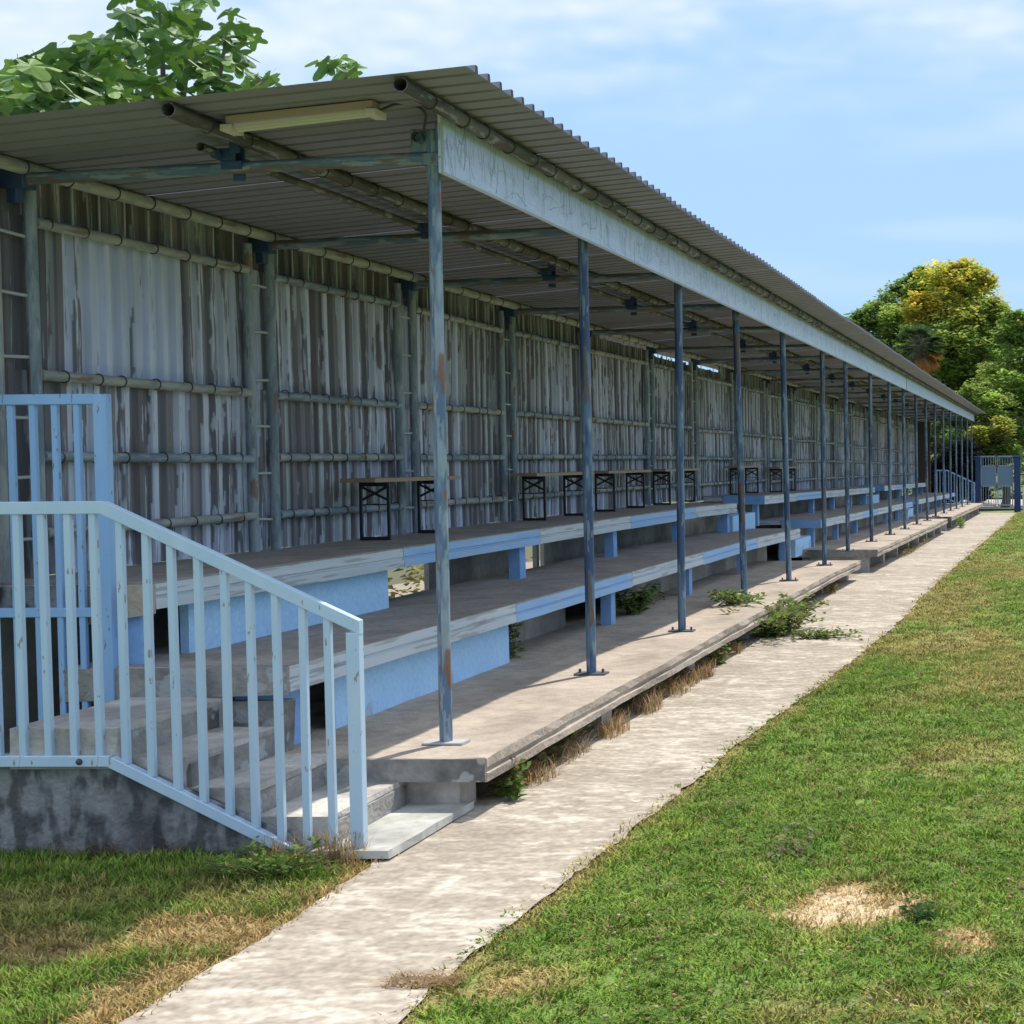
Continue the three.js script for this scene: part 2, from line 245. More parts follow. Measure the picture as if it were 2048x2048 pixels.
function sheetZ(xa, xb, z0, z1, nx, nz, y, uvf) {
  const pos = [], uv = [], idx = [];
  for (let i = 0; i <= nz; i++) { const z = lerp(z0, z1, i / nz); for (let k = 0; k <= nx; k++) { const x = lerp(xa(z), xb(z), k / nx); pos.push(x, y(x, z), z); uv.push(...uvf(x, z)); } }
  for (let i = 0; i < nz; i++) for (let k = 0; k < nx; k++) { const a = i * (nx + 1) + k, b = a + nx + 1; idx.push(a, a + 1, b, b, a + 1, b + 1); }
  const g = new THREE.BufferGeometry(); g.setAttribute('position', new THREE.Float32BufferAttribute(pos, 3)); g.setAttribute('uv', new THREE.Float32BufferAttribute(uv, 2)); g.setIndex(idx); g.computeVertexNormals(); return g;
}
{
  // lawn sheet with its colour map over 20 x 64 m
  const X0 = -12, X1 = 10, Z0 = 3, Z1 = -61;
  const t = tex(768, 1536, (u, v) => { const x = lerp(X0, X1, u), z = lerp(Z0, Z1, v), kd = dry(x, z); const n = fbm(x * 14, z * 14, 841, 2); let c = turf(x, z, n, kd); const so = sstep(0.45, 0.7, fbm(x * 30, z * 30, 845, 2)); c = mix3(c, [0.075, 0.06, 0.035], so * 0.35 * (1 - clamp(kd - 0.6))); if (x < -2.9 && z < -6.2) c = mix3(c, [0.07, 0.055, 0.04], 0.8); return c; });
  const m = mesh('lawn', sheetZ(() => X0, () => X1, Z0, Z1, 22, 64, (x, z) => gy(z) - 0.004, (x, z) => [(x - X0) / (X1 - X0), (z - Z0) / (Z1 - Z0)]), std({ map: t, roughness: 1 })); structure(m);
  const p = mesh('path', sheetZ(pathL, pathR, 3, -56.5, 6, 900, (x, z) => gy(z) + 0.012 + 0.006 * (fbm(x * 3, z * 3, 851, 3) - 0.5), (x, z) => [x, z]), M.path); structure(p);
  const r = mesh('road', sheetZ(() => -9, () => 12, -61, -75, 1, 1, () => -0.45, (x, z) => [x, z]), std({ color: lc(0.42, 0.38, 0.34), roughness: 0.95 })); structure(r);
  const s = mesh('bare_earth', sheetZ(() => -9, () => -2.78, -6.9, -57, 4, 40, (x, z) => gy(z) + 0.004, (x, z) => [x, z]), M.soil); structure(s);
}

// ------------------------------------------------------------------ the grandstand
const Zp = [-7.16, -9.48, -11.85, -14.31, -16.77, -19.44, -21.5, -24.6, -27.5, -30.3, -33.05, -35.85, -38.5, -41.5, -44.3, -47.1, -50.1, -53.4, -56.7];
const Zw = [-7.19, -9.48, -11.66, -13.86, -16.2, -18.85, -21.2, -23.9, -26.6, -29.4, -32.3, -35.2, -38.2, -41.2, -44.2, -47.1, -50.1, -53.4, -56.7];
const XP = -2.95, XW = -5.08, ZEND = -57.2, ZG = -6.42;
const stand = thing('grandstand', 'long blue and white open football grandstand with corrugated roof and peeling back wall', 'grandstand');
const roofY = (x) => 3.35 + 0.088 * (x + 2.5);                       // underside of the roof sheets
const hooks = (p, q, r, n, parent) => { const gs = []; const a = new THREE.Vector3(...p), b = new THREE.Vector3(...q); const qn = new THREE.Quaternion().setFromUnitVectors(new THREE.Vector3(0, 0, 1), b.clone().sub(a).normalize()); for (let i = 0; i < n; i++) { const g = new THREE.TorusGeometry(r + 0.003, 0.0035, 5, 14); g.applyQuaternion(qn); const c = a.clone().lerp(b, (i + rr(0.3, 0.7)) / n); g.translate(c.x, c.y, c.z); gs.push(g); } return stuff(mesh('hook_bolts', join(gs), M.hook, parent)); };

// concrete platform and tiers, three sections
const secs = [{ s: [-6.81, -20.57], t2: [-6.93, -21.44], t3: [-6.97, -20.25], up: 0, dx: 0 }, { s: [-22.1, -37.3], t2: [-23.0, -38.5], t3: [-21.9, -35.8], up: 0.075, dx: 0.06 }, { s: [-38.4, -56.4], t2: [-39.9, -55.3], t3: [-37.6, -51], up: 0.10, dx: 0.09 }];
const YS = 0.28, Y2 = 0.69, Y3 = 1.085, X0s = -2.62, X2 = -3.60, X3 = -4.26, R2 = -3.70, R3 = -4.35;
secs.forEach((S, si) => {
  const rise = (z) => gy(z) + S.up, d = S.dx;
  const sl = mesh('platform_slab', run([[X0s + d, YS], [X0s + d, YS - 0.042], [X0s + d - 0.012, YS - 0.05], [X0s + d - 0.012, YS - 0.066], [X0s + d + 0.002, YS - 0.074], [X0s + d, YS - 0.112], [R2 - 0.35, YS - 0.112], [R2 - 0.35, YS]], S.s[0], S.s[1], Math.round((S.s[0] - S.s[1]) * 5), 0.010, rise, 11 + si), M.slab, stand);
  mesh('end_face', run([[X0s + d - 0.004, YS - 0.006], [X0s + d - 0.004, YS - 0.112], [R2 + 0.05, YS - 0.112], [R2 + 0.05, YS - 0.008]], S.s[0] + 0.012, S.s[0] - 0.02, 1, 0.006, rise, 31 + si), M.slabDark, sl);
  // supports under the platform, set back from its edge
  const n = Math.round((S.s[0] - S.s[1]) / 2.3);
  for (let k = 0; k <= n; k++) { const z = lerp(S.s[0] - 0.08, S.s[1] + 0.28, k / n); mesh('support_block', run([[X0s + d - 0.16, YS - 0.114], [X0s + d - 0.16, -0.12], [R2, -0.12], [R2, YS - 0.114]], z, z - 0.2, 1, 0.008, rise, 41 + k), M.step, stand); }
  mesh('foundation_wall', run([[X0s + d - 0.36, YS - 0.114], [X0s + d - 0.36, -0.2], [X0s + d - 0.5, -0.2], [X0s + d - 0.5, YS - 0.114]], S.s[0] - 0.3, S.s[1] + 0.1, 30, 0.012, rise, 51 + si), M.darkboard, stand);
  // seat tiers in planks: L profile with a groove along the nose
  const nose = (X, Y, back) => [[X + d, Y], [X + d, Y - 0.052], [X + d - 0.012, Y - 0.058], [X + d - 0.012, Y - 0.066], [X + d + 0.004, Y - 0.072], [X + d + 0.004, Y - 0.122], [X + d - 0.16, Y - 0.122], [X + d - 0.16, Y - 0.07], [back, Y - 0.07], [back, Y - 0.004], [X + d - 0.01, Y - 0.004]];
  const tier = (X, Y, back, [z0, z1], cols, joints, sd) => {
    const js = joints ?? Array.from({ length: Math.round((z0 - z1) / 2.6) + 1 }, (_, i, ) => lerp(z0, z1, i / Math.round((z0 - z1) / 2.6)));
    for (let i = 0; i + 1 < js.length; i++) {
      const p = nose(X, Y + rr(-0.006, 0.006), back).map(([x, y]) => [x + 0, y]);
      const sg = Math.max(4, Math.round((js[i] - js[i + 1]) * 4));
      const pl = mesh('tier_plank', run(p, js[i], js[i + 1] + 0.008, sg, 0.004, rise, sd + i), M.plank[cols[i % cols.length]], stand);
      mesh('tread', run([[X + d - 0.006, Y + 0.003], [X + d - 0.006, Y - 0.02], [back, Y - 0.02], [back, Y + 0.003]].map(([x, y]) => [x, y + 0.004]), js[i] - 0.004, js[i + 1] + 0.012, sg, 0.003, rise, sd + 60 + i), M.tread, pl);
    }
  };
  const j3 = [[-6.97, -9.72, -12.37, -15.09, -17.86, -20.25]][si], j2 = [[-6.93, -9.95, -12.76, -15.4, -18.3, -21.44]][si];
  tier(X3, Y3, XW - 0.02, S.t3, si ? [0, 1, 0, 0] : [0, 1, 0, 1, 0], j3, 201 + si * 20);
  tier(X2, Y2, R3 - 0.30, S.t2, si ? [0, 0, 1] : [0, 1, 0, 1, 0], j2, 301 + si * 20);
  // pillars under the tiers
  const pil = (Z, X, ya, yb, w = 0.13) => mesh('tier_pillar', run([[X, yb], [X, ya], [X - 0.09, ya], [X - 0.09, yb]], Z, Z - w, 1, 0.006, rise, 401 + Math.round(-Z * 3)), M.pillar, stand);
  const z3 = si ? Array.from({ length: Math.floor((S.t3[0] - S.t3[1]) / 2.6) + 1 }, (_, i) => S.t3[0] - 0.1 - i * 2.6) : [-12.04, -14.66, -17.3, -19.9];
  const z2 = si ? Array.from({ length: Math.floor((S.t2[0] - S.t2[1]) / 2.6) + 1 }, (_, i) => S.t2[0] - 0.1 - i * 2.6) : [-12.36, -15.07, -17.8, -20.6];
  z3.forEach((z) => pil(z, R3 + 0.03, Y2 - 0.05, Y3 - 0.124)); z2.forEach((z) => pil(z, R2 + 0.03, YS - 0.05, Y2 - 0.124));
  if (si) { mesh('end_cap', run([[X3 + d + 0.006, Y3 + 0.004], [X3 + d + 0.006, Y3 - 0.124], [X3 - 0.55, Y3 - 0.124], [X3 - 0.55, Y3 + 0.004]], S.t3[0] + 0.014, S.t3[0] - 0.006, 1, 0.003, rise, 5), M.pillar, stand); mesh('end_cap', run([[X2 + d + 0.006, Y2 + 0.004], [X2 + d + 0.006, Y2 - 0.124], [X2 - 0.55, Y2 - 0.124], [X2 - 0.55, Y2 + 0.004]], S.t2[0] + 0.014, S.t2[0] - 0.006, 1, 0.003, rise, 6), M.pillar, stand); }
  // dark boards that close the space under the tiers at the back
  const bk = si ? [[S.t3[0] + 0.9, S.t3[1] - 1]] : [[-6.9, -11.35], [-12.2, -14.45], [-14.80, -14.88], [-15.02, -20.98]];
  bk.forEach(([a, b], i) => mesh('back_board', run([[XW - 0.06, Y3 - 0.08], [XW - 0.06, -0.3], [XW - 0.10, -0.3], [XW - 0.10, Y3 - 0.08]], a, b, 2, 0.004, rise, 61 + i), M.darkboard, stand));
  if (si) mesh('back_board', run([[R2 - 0.3, Y2 - 0.08], [R2 - 0.3, -0.2], [R2 - 0.34, -0.2], [R2 - 0.34, Y2 - 0.08]], S.t2[0], S.t2[1], 2, 0.004, rise, 71), M.darkboard, stand);
  else [[-10.3, -12.3], [-13.9, -21.2]].forEach(([a, b]) => mesh('back_board', run([[R2 - 0.34, Y2 - 0.08], [R2 - 0.34, -0.2], [R2 - 0.38, -0.2], [R2 - 0.38, Y2 - 0.08]], a, b, 2, 0.004, rise, 71), M.darkboard, stand));
});
// solid blue risers at the near end, cracked ends, short blue stubs at the section gap
mesh('riser_wall', run([[R3, Y3 - 0.135], [R3, Y2 - 0.01], [R3 - 0.045, Y2 - 0.01], [R3 - 0.045, Y3 - 0.135]], -7.39, -9.67, 8, 0.006, () => 0, 81), M.bluewall, stand);
mesh('riser_wall', run([[R2, Y2 - 0.135], [R2, YS - 0.01], [R2 - 0.045, YS - 0.01], [R2 - 0.045, Y2 - 0.135]], -7.58, -10.07, 8, 0.006, () => 0, 82), M.bluewall, stand);
mesh('tier_pillar', run([[R3 + 0.01, Y3 - 0.124], [R3 + 0.01, Y2 - 0.2], [R3 - 0.16, Y2 - 0.2], [R3 - 0.16, Y3 - 0.124]], -6.98, -7.08, 2, 0.008, () => 0, 83), M.pillar, stand);
mesh('tier_pillar', run([[R2 + 0.01, Y2 - 0.124], [R2 + 0.01, YS - 0.05], [R2 - 0.2, YS - 0.05], [R2 - 0.2, Y2 - 0.124]], -6.99, -7.2, 2, 0.008, () => 0, 84), M.pillar, stand);
mesh('riser_stub', run([[R3 + 0.02, 0.88], [R3 + 0.02, Y2 - 0.05], [R3 - 0.2, Y2 - 0.05], [R3 - 0.2, 0.88]], -20.3, -21.85, 3, 0.006, () => 0, 85), M.bluewall, stand);
mesh('riser_stub', run([[R2 + 0.02, 0.48], [R2 + 0.02, YS - 0.05], [R2 - 0.2, YS - 0.05], [R2 - 0.2, 0.48]], -21.5, -22.9, 3, 0.006, () => 0, 86), M.bluewall, stand);
mesh('riser_stub', run([[R3 + 0.06, 0.96], [R3 + 0.06, Y2 - 0.05], [R3 - 0.2, Y2 - 0.05], [R3 - 0.2, 0.96]], -35.5, -37.4, 3, 0.006, () => gy(-36), 87), M.bluewall, stand);
mesh('riser_stub', run([[R2 + 0.06, 0.56], [R2 + 0.06, YS - 0.05], [R2 - 0.2, YS - 0.05], [R2 - 0.2, 0.56]], -38.2, -39.7, 3, 0.006, () => gy(-38), 88), M.bluewall, stand);
// broken plaster end blocks of tier 2 and tier 3 by the stairs
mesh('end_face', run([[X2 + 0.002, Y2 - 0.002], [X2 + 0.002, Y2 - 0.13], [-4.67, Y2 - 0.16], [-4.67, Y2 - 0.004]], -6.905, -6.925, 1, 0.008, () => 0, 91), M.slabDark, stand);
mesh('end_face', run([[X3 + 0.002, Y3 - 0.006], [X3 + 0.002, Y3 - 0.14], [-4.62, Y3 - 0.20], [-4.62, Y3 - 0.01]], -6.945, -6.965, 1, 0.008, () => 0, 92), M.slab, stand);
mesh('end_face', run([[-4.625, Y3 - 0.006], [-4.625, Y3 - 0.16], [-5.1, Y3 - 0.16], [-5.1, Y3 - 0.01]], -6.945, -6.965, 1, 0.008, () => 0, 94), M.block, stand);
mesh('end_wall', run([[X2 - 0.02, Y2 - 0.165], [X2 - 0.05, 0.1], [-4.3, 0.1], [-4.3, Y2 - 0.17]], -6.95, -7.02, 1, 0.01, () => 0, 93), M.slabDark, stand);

// posts with foot plates
Zp.forEach((z, k) => {
  const s = secs[z > -21 ? 0 : z > -37.8 ? 1 : 2], y0 = YS + gy(z) + s.up + (k === 6 ? 0.0 : 0), lean = rr(-0.015, 0.02) + (k === 3 || k === 4 ? 0.05 : 0), x = XP + (k === 6 ? 0.03 : 0);
  const p = mesh('post', pipe([x, y0, z], [x - lean, roofY(XP) - 0.07, z], 0.031, 14), M.post[k === 0 ? 2 : k % 2 ? 1 : 0], stand);
  mesh('foot_plate', muv(box(x - 0.10, x + 0.10, y0 + 0.002, y0 + 0.014, z - 0.055, z + 0.055)), k ? M.plate : M.plateLight, p);
  if (k) for (const dx of [-0.075, 0.075]) mesh('bolt', new THREE.CylinderGeometry(0.009, 0.009, 0.024, 6).translate(x + dx, y0 + 0.026, z), M.plate, p);
});
// cross beams with clamp brackets
const XPU = [-2.80, -3.83, -4.97];
Zp.forEach((z, k) => {
  const zw = lerp(z, Zw[k], 0.5), b = mesh('cross_beam', pipe([-2.90, 3.115, z], [XW + 0.02, 3.045, Zw[k]], 0.03, 12), M.beam, stand);
  const x = -3.93, y = 3.115, zz = lerp(z, Zw[k], 0.48);
  mesh('clamp_bracket', join([box(x - 0.025, x + 0.035, y - 0.09, y + 0.075, zz - 0.035, zz - 0.022), box(x - 0.05, x + 0.05, y - 0.045, y - 0.005, zz - 0.04, zz + 0.04), box(x - 0.06, x + 0.02, y - 0.005, y + 0.055, zz + 0.02, zz + 0.04), box(x + 0.0, x + 0.05, y + 0.03, y + 0.1, zz + 0.035, zz + 0.05), pipe([x - 0.06, y + 0.025, zz + 0.07], [x - 0.06, y + 0.025, zz - 0.05], 0.026, 10)]), M.bracket, b);
  mesh('clamp_bracket', join([box(-3.06, -2.96, 3.135, 3.25, z - 0.012, z + 0.004), pipe([-3.01, 3.205, z + 0.05], [-3.01, 3.205, z - 0.04], 0.026, 10, true), box(-2.99, -2.90, 3.07, 3.13, z - 0.04, z + 0.04), box(-2.935, -2.905, 3.13, 3.28, z - 0.02, z + 0.02)]), k ? M.bracket : M.beam, b);
  mesh('clamp_bracket', join([box(XW + 0.0, XW + 0.12, 3.0, 3.10, Zw[k] - 0.05, Zw[k] + 0.05), box(XW + 0.02, XW + 0.07, 2.93, 3.02, Zw[k] - 0.03, Zw[k] + 0.03)]), M.bracket, b);
});
// purlins along the roof: open pipe ends at the near gable, hook bolts round them
XPU.forEach((x, i) => {
  const y = roofY(x) - 0.036, o = pipe([x, y, ZG - 0.04], [x, y, ZEND], 0.034, 14, true), inner = pipe([x, y, ZG - 0.04], [x, y, ZG - 0.9], 0.029, 14, true), ring = new THREE.RingGeometry(0.029, 0.034, 14).translate(x, y, ZG - 0.04);
  const p = mesh('purlin', join([o, inner, ring]), i === 2 ? M.wpipe[0] : M.purlin, stand);
  hooks([x, y, ZG - 0.2], [x, y, ZEND], 0.034, 150, p);
});
{ // rusty pipe through the clamps, a little lower than the middle purlin
  const p = mesh('tie_pipe', pipe([-4.0, 3.15, -7.0], [-4.0, 3.15, ZEND], 0.021, 10, true), M.purlin, stand);
}
// roof sheets, trapezoid ribs
{
  const P = 0.145, W = 6 * P; let z = ZG, k = 0;
  const prof = []; for (let i = 0; i < 6; i++) prof.push([i * P, 0], [i * P + 0.108, 0], [i * P + 0.114, 0.034], [i * P + 0.138, 0.034]); prof.push([W, 0]);
  while (z > ZEND) {
    const xf = -2.49 + rr(-0.012, 0.012), pos = [], uv = []; const dz = 0; const ly = (k % 2) * 0.0025;
    for (let i = 0; i + 1 < prof.length; i++) {
      const [a, ya] = prof[i], [b, yb] = prof[i + 1];
      const q = (x, s, yy) => [x, roofY(x) + yy + ly, z - s];
      const A = q(xf, a, ya), B = q(xf, b, yb), C = q(-5.35, b, yb), D = q(-5.35, a, ya);
      pos.push(...A, ...B, ...C, ...A, ...C, ...D); uv.push(a, 0, b, 0, b, 2.9, a, 0, b, 2.9, a, 2.9);
    }
    const g = new THREE.BufferGeometry(); g.setAttribute('position', new THREE.Float32BufferAttribute(pos, 3)); g.setAttribute('uv', new THREE.Float32BufferAttribute(uv.map((v, i) => i % 2 ? v * 0.33 + k * 0.13 : v + k * 0.3), 2)); g.computeVertexNormals();
    mesh('roof_sheet', g, M.roof, stand); z -= W; k++;
  }
}
// fascia board in two lengths, thin rim
{
  const f = (z0, z1, mat) => { const g = box(-2.882, -2.866, 3.02, 3.315, z1, z0, 0.003); const m = muv(g); const uv = m.attributes.uv; for (let i = 0; i < uv.count; i++) uv.setXY(i, uv.getX(i) / 5.2, (uv.getY(i) - 3.02) / 0.3); const b = mesh('fascia_board', m, mat, stand); mesh('rim', join([muv(box(-2.867, -2.858, 3.308, 3.322, z1, z0, 0.002)), muv(box(-2.867, -2.858, 3.012, 3.026, z1, z0, 0.002)), muv(box(-2.868, -2.857, 3.026, 3.308, z0 - 0.012, z0, 0.002))]), M.plateLight, b); };
  f(-7.05, -30.0, M.foil); f(-30.02, ZEND + 0.2, M.foilFar);
}
// back wall: frames of twin pipes with rungs, rails between, corrugated sheets behind
Zw.forEach((z, k) => {
  const yb = (z > -21 ? Y3 : Y3 + 0.08 + gy(z)) + 0.004, mat = M.wpipe[k % 2];
  const f = mesh('frame_column', pipe([XW + 0.02, yb, z + 0.135], [XW + 0.02, 3.04, z + 0.135], 0.032, 12), M.wpipe[(k + (k === 2 ? 1 : 0)) % 2 ? 1 : 0], stand);
  mesh('frame_pole', pipe([XW + 0.02, yb, z - 0.135], [XW + 0.02, 3.06, z - 0.135], 0.032, 12), M.wpipe[1], f);
  for (let j = 0; j < 6; j++) { const y = 1.29 + j * 0.30 + rr(-0.01, 0.01); mesh('rung', pipe([XW + 0.01, y, z + 0.11], [XW + 0.01, y + rr(-0.01, 0.01), z - 0.11], 0.009, 8), M.rung, f); }
  if (k + 1 < Zw.length) {
    const za = z - 0.16, zb = Zw[k + 1] + 0.16, dy = z > -21 ? 0 : gy(z) * 0.6;
    [2.87, 2.105, 1.69, 1.315].forEach((y, j) => { const r = mesh('wall_rail', pipe([XW + 0.03, y + rr(-0.01, 0.01) + dy, za], [XW + 0.03, y + rr(-0.01, 0.01) + dy, zb], 0.027, 12), M.wpipe[(k * 3 + j * 5 + (j === 0 ? 0 : 1)) % 2], stand); hooks([XW + 0.03, y + dy, za], [XW + 0.03, y + dy, zb], 0.027, 7, r); });
    const nr = 9; for (let j = 0; j < nr; j++) if (rnd() < 0.8 && k < 10) { const zz = lerp(za, zb, (j + 0.5) / nr); mesh('hanger_rod', pipe([XW + 0.005, 2.88, zz], [XW + 0.005, 3.09, zz + rr(-0.01, 0.01)], 0.006, 6), M.rung, stand); }
  }
});
{ // sheets in three courses
  const wave = 0.13, W = 1.04;
  const sheet = (z0, y0, y1, tear, sd) => {
    const pts = []; for (let q = 0; q < 8; q++) for (const [a, h] of [[0, 0], [0.056, 0.002], [0.068, 0.030], [0.118, 0.028]]) pts.push([q * wave + a + 0.003 * (hash(q, sd, 3) - 0.5), h]); pts.push([8 * wave, 0], [8 * wave + 0.05, 0.002]);
    const rows = 3, n = pts.length - 1, P = [], U = [], pos = [], uv = [];
    for (let j = 0; j <= rows; j++) pts.forEach(([s, h], i) => {
      let y = lerp(y0, y1, j / rows);
      if (j === rows && tear) y -= tear * (0.4 + 0.8 * hash(Math.floor(i / 2), sd, 5));
      if (j === 0) y -= 0.012 * hash(Math.floor(i / 4), sd, 9);
      P.push([XW - 0.062 + h + 0.004 * Math.sin(y * 3 + sd), y, z0 - s]); U.push([s / (8 * wave), (y - 1) / 2.1 + sd * 0.37]);
    });
    for (let j = 0; j < rows; j++) for (let i = 0; i < n; i++) { const a = j * (n + 1) + i, b = a + n + 1; for (const k of [a, b, a + 1, b, b + 1, a + 1]) { pos.push(...P[k]); uv.push(...U[k]); } }
    const g = new THREE.BufferGeometry(); g.setAttribute('position', new THREE.Float32BufferAttribute(pos, 3)); g.setAttribute('uv', new THREE.Float32BufferAttribute(uv, 2)); g.computeVertexNormals(); return g;
  };
  let k = 0;
  for (let z = -6.62; z > ZEND + 0.6; z -= W, k++) {
    const dz = z > -21 ? 0 : gy(z);
    const white = k === 1;
    const torn = z < -18.6 && z > -22.4 ? 0.10 : (z < -16.4 && z > -18.5 ? 0.02 : 0);
    const low = mesh('wall_sheet', sheet(z, Y3 + 0.01 + dz, 2.13, 0, k), k === 0 ? M.old[0] : M.sheet[[2, 1, 3, 2, 0, 1, 2][k % 7]], stand);
    const mid = mesh('wall_sheet', sheet(z + 0.0, 2.09, 2.90, 0, k + 100), k === 0 ? M.old[1] : white ? M.fresh : M.sheet[[2, 3, 0, 1, 0, 3, 2][k % 7]], stand);
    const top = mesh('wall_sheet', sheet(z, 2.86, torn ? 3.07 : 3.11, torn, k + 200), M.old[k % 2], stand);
    low.position.x = 0.004 * (k % 2); mid.position.x = -0.006 + 0.004 * (k % 2); top.position.x = -0.012 + 0.004 * (k % 2);
  }
}
// far end wall with a dark doorway
mesh('end_wall', muv(box(-5.05, -4.55, 0.2, 3.05, -57.1, -57.0)), std({ color: lc(0.07, 0.055, 0.05), roughness: 0.9 }), stand);

// ------------------------------------------------------------------ stairs, railings at the near end
{
  const st = thing('staircase', 'worn concrete stair of four steps beside the end of the grandstand', 'stairs', [0, 0, 0]);
  const step = (x, y, x2, sd, n = 'step') => mesh(n, run([[x, y], [x + 0.004, y - 0.02], [x - 0.004, y - 0.06], [x - 0.004, -0.1], [x2, -0.1], [x2, y]], -6.13, -6.86, 4, 0.008, () => 0, sd), M.step, st);
  step(-3.03, 0.17, -3.37, 501); step(-3.355, 0.293, -3.65, 502); step(-3.63, 0.42, -3.94, 503);
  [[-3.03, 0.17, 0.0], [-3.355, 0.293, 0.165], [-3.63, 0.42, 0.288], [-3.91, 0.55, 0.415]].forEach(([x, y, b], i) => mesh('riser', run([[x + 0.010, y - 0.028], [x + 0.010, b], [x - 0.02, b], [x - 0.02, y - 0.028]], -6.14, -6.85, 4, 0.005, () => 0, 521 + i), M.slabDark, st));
  mesh('landing', run([[-3.91, 0.55], [-3.906, 0.53], [-3.914, 0.47], [-3.914, 0.38], [-4.37, 0.38], [-4.37, 0.55]], -6.10, -6.93, 4, 0.008, () => 0, 504), M.step, st);
  mesh('landing', run([[-3.915, 0.382], [-3.915, -0.1], [-4.3, -0.1], [-4.3, 0.382]], -6.35, -6.9, 2, 0.008, () => 0, 505), M.block, st);
  const s = new THREE.Shape([[-4.52, -0.1], [-3.0, -0.1], [-3.2, 0.10], [-3.93, 0.42], [-4.52, 0.42]].map(([a, b]) => new THREE.Vector2(a, b)));
  mesh('side_wall', muv(new THREE.ExtrudeGeometry(s, { depth: 0.09, bevelEnabled: true, bevelSize: 0.006, bevelThickness: 0.006, bevelSegments: 1 }).translate(0, 0, -6.205)), M.block, st);
  const lb = mesh('loose_slab', run([[-2.73, 0.052], [-2.73, 0.018], [-3.06, 0.018], [-3.06, 0.052]], -6.02, -6.93, 6, 0.008, () => 0, 511), std({ map: rep(T.step, 0.7, 0.7), color: lc(1.0, 1.07, 1.07), roughness: 0.95 }));
  tag(lb, 'pale loose concrete slab lying at the foot of the stairs', 'slab');
}
function stairRail(label, z, flipY, xl = -5.0, mat = M.rail, group) {
  const r = thing('stair_railing', label, 'railing', [0, flipY, 0], group);
  const xe = -2.885, xc = -3.93, ye = 0.985, yc = 1.475, slope = (yc - ye) / (xe - xc), topY = (x) => x > xc ? yc - (x - xc) * slope : yc, botY = (x) => x > xc + 0.0 ? 0.415 - (x - xc) * 0.5 : 0.415;
  const rl = (p, q, w) => bar(p, q, w, 0.04);
  const ex = xe + 0.0275, hr = new THREE.Shape([[xl, yc - 0.024], [xc - 0.006, yc - 0.024], [ex, yc - 0.027 - (ex - xc) * slope], [ex, yc + 0.026 - (ex - xc) * slope], [xc + 0.006, yc + 0.024], [xl, yc + 0.024]].map(([a, b]) => new THREE.Vector2(a, b)));
  mesh('handrail', muv(new THREE.ExtrudeGeometry(hr, { depth: 0.036, bevelEnabled: true, bevelSize: 0.002, bevelThickness: 0.002, bevelSegments: 1 }).translate(0, 0, z - 0.018)), mat, r);
  mesh('end_post', muv(bar([xe, -0.05, z], [xe, yc - 0.022 - (ex - xc) * slope, z], 0.055, 0.046)), mat, r);
  mesh('bottom_rail', muv(join([rl([xl, 0.415, z], [xc, 0.415, z], 0.046), rl([xc, 0.413, z], [-3.10, 0.0, z], 0.046)])), mat, r);
  for (let x = xe - 0.109; x > xl; x -= 0.109) mesh('baluster', muv(bar([x, Math.max(-0.04, botY(x) + 0.02), z], [x + rr(-0.003, 0.003), topY(x) - 0.02, z], 0.03, 0.028), x * 3), mat, r);
  mesh('bolt', new THREE.SphereGeometry(0.014, 8, 6).translate(-4.055, 0.415, z + 0.02), M.hook, r);
  return r;
}
stairRail('light blue stair railing with sloping handrail over the stained concrete side wall', -6.09, 0);
stairRail('distant light blue stair railing beyond the last post, beside the blue gate', -57.0, -0.30, -4.4, std({ map: rep(T.rail, 3, 0.9), color: lc(0.62, 0.78, 1.0), roughness: 0.42 }));
{
  const r = thing('end_gate_railing', 'tall light blue barred railing standing against the peeling back wall', 'railing');
  const z = -6.92, xr = -4.46, xl = -5.03, RB = std({ map: rep(T.rail, 3, 0.9), color: lc(0.62, 0.78, 1.0), roughness: 0.42 });
  mesh('frame_post', muv(bar([xr, 0.1, z], [xr, 1.985, z], 0.062, 0.05)), RB, r);
  mesh('top_rail', muv(bar([xl, 1.962, z], [xr - 0.03, 1.962, z], 0.05, 0.04)), RB, r);
  mesh('middle_rail', muv(bar([xl, 0.955, z], [xr - 0.03, 0.955, z], 0.045, 0.034)), RB, r);
  for (let x = xr - 0.12; x > xl; x -= 0.107) mesh('baluster', muv(bar([x, 0.12, z], [x, 1.94, z], 0.03, 0.026), x * 5), RB, r);
  mesh('bolt', new THREE.SphereGeometry(0.012, 8, 6).translate(-4.62, 0.955, z + 0.018), M.hook, r);
}

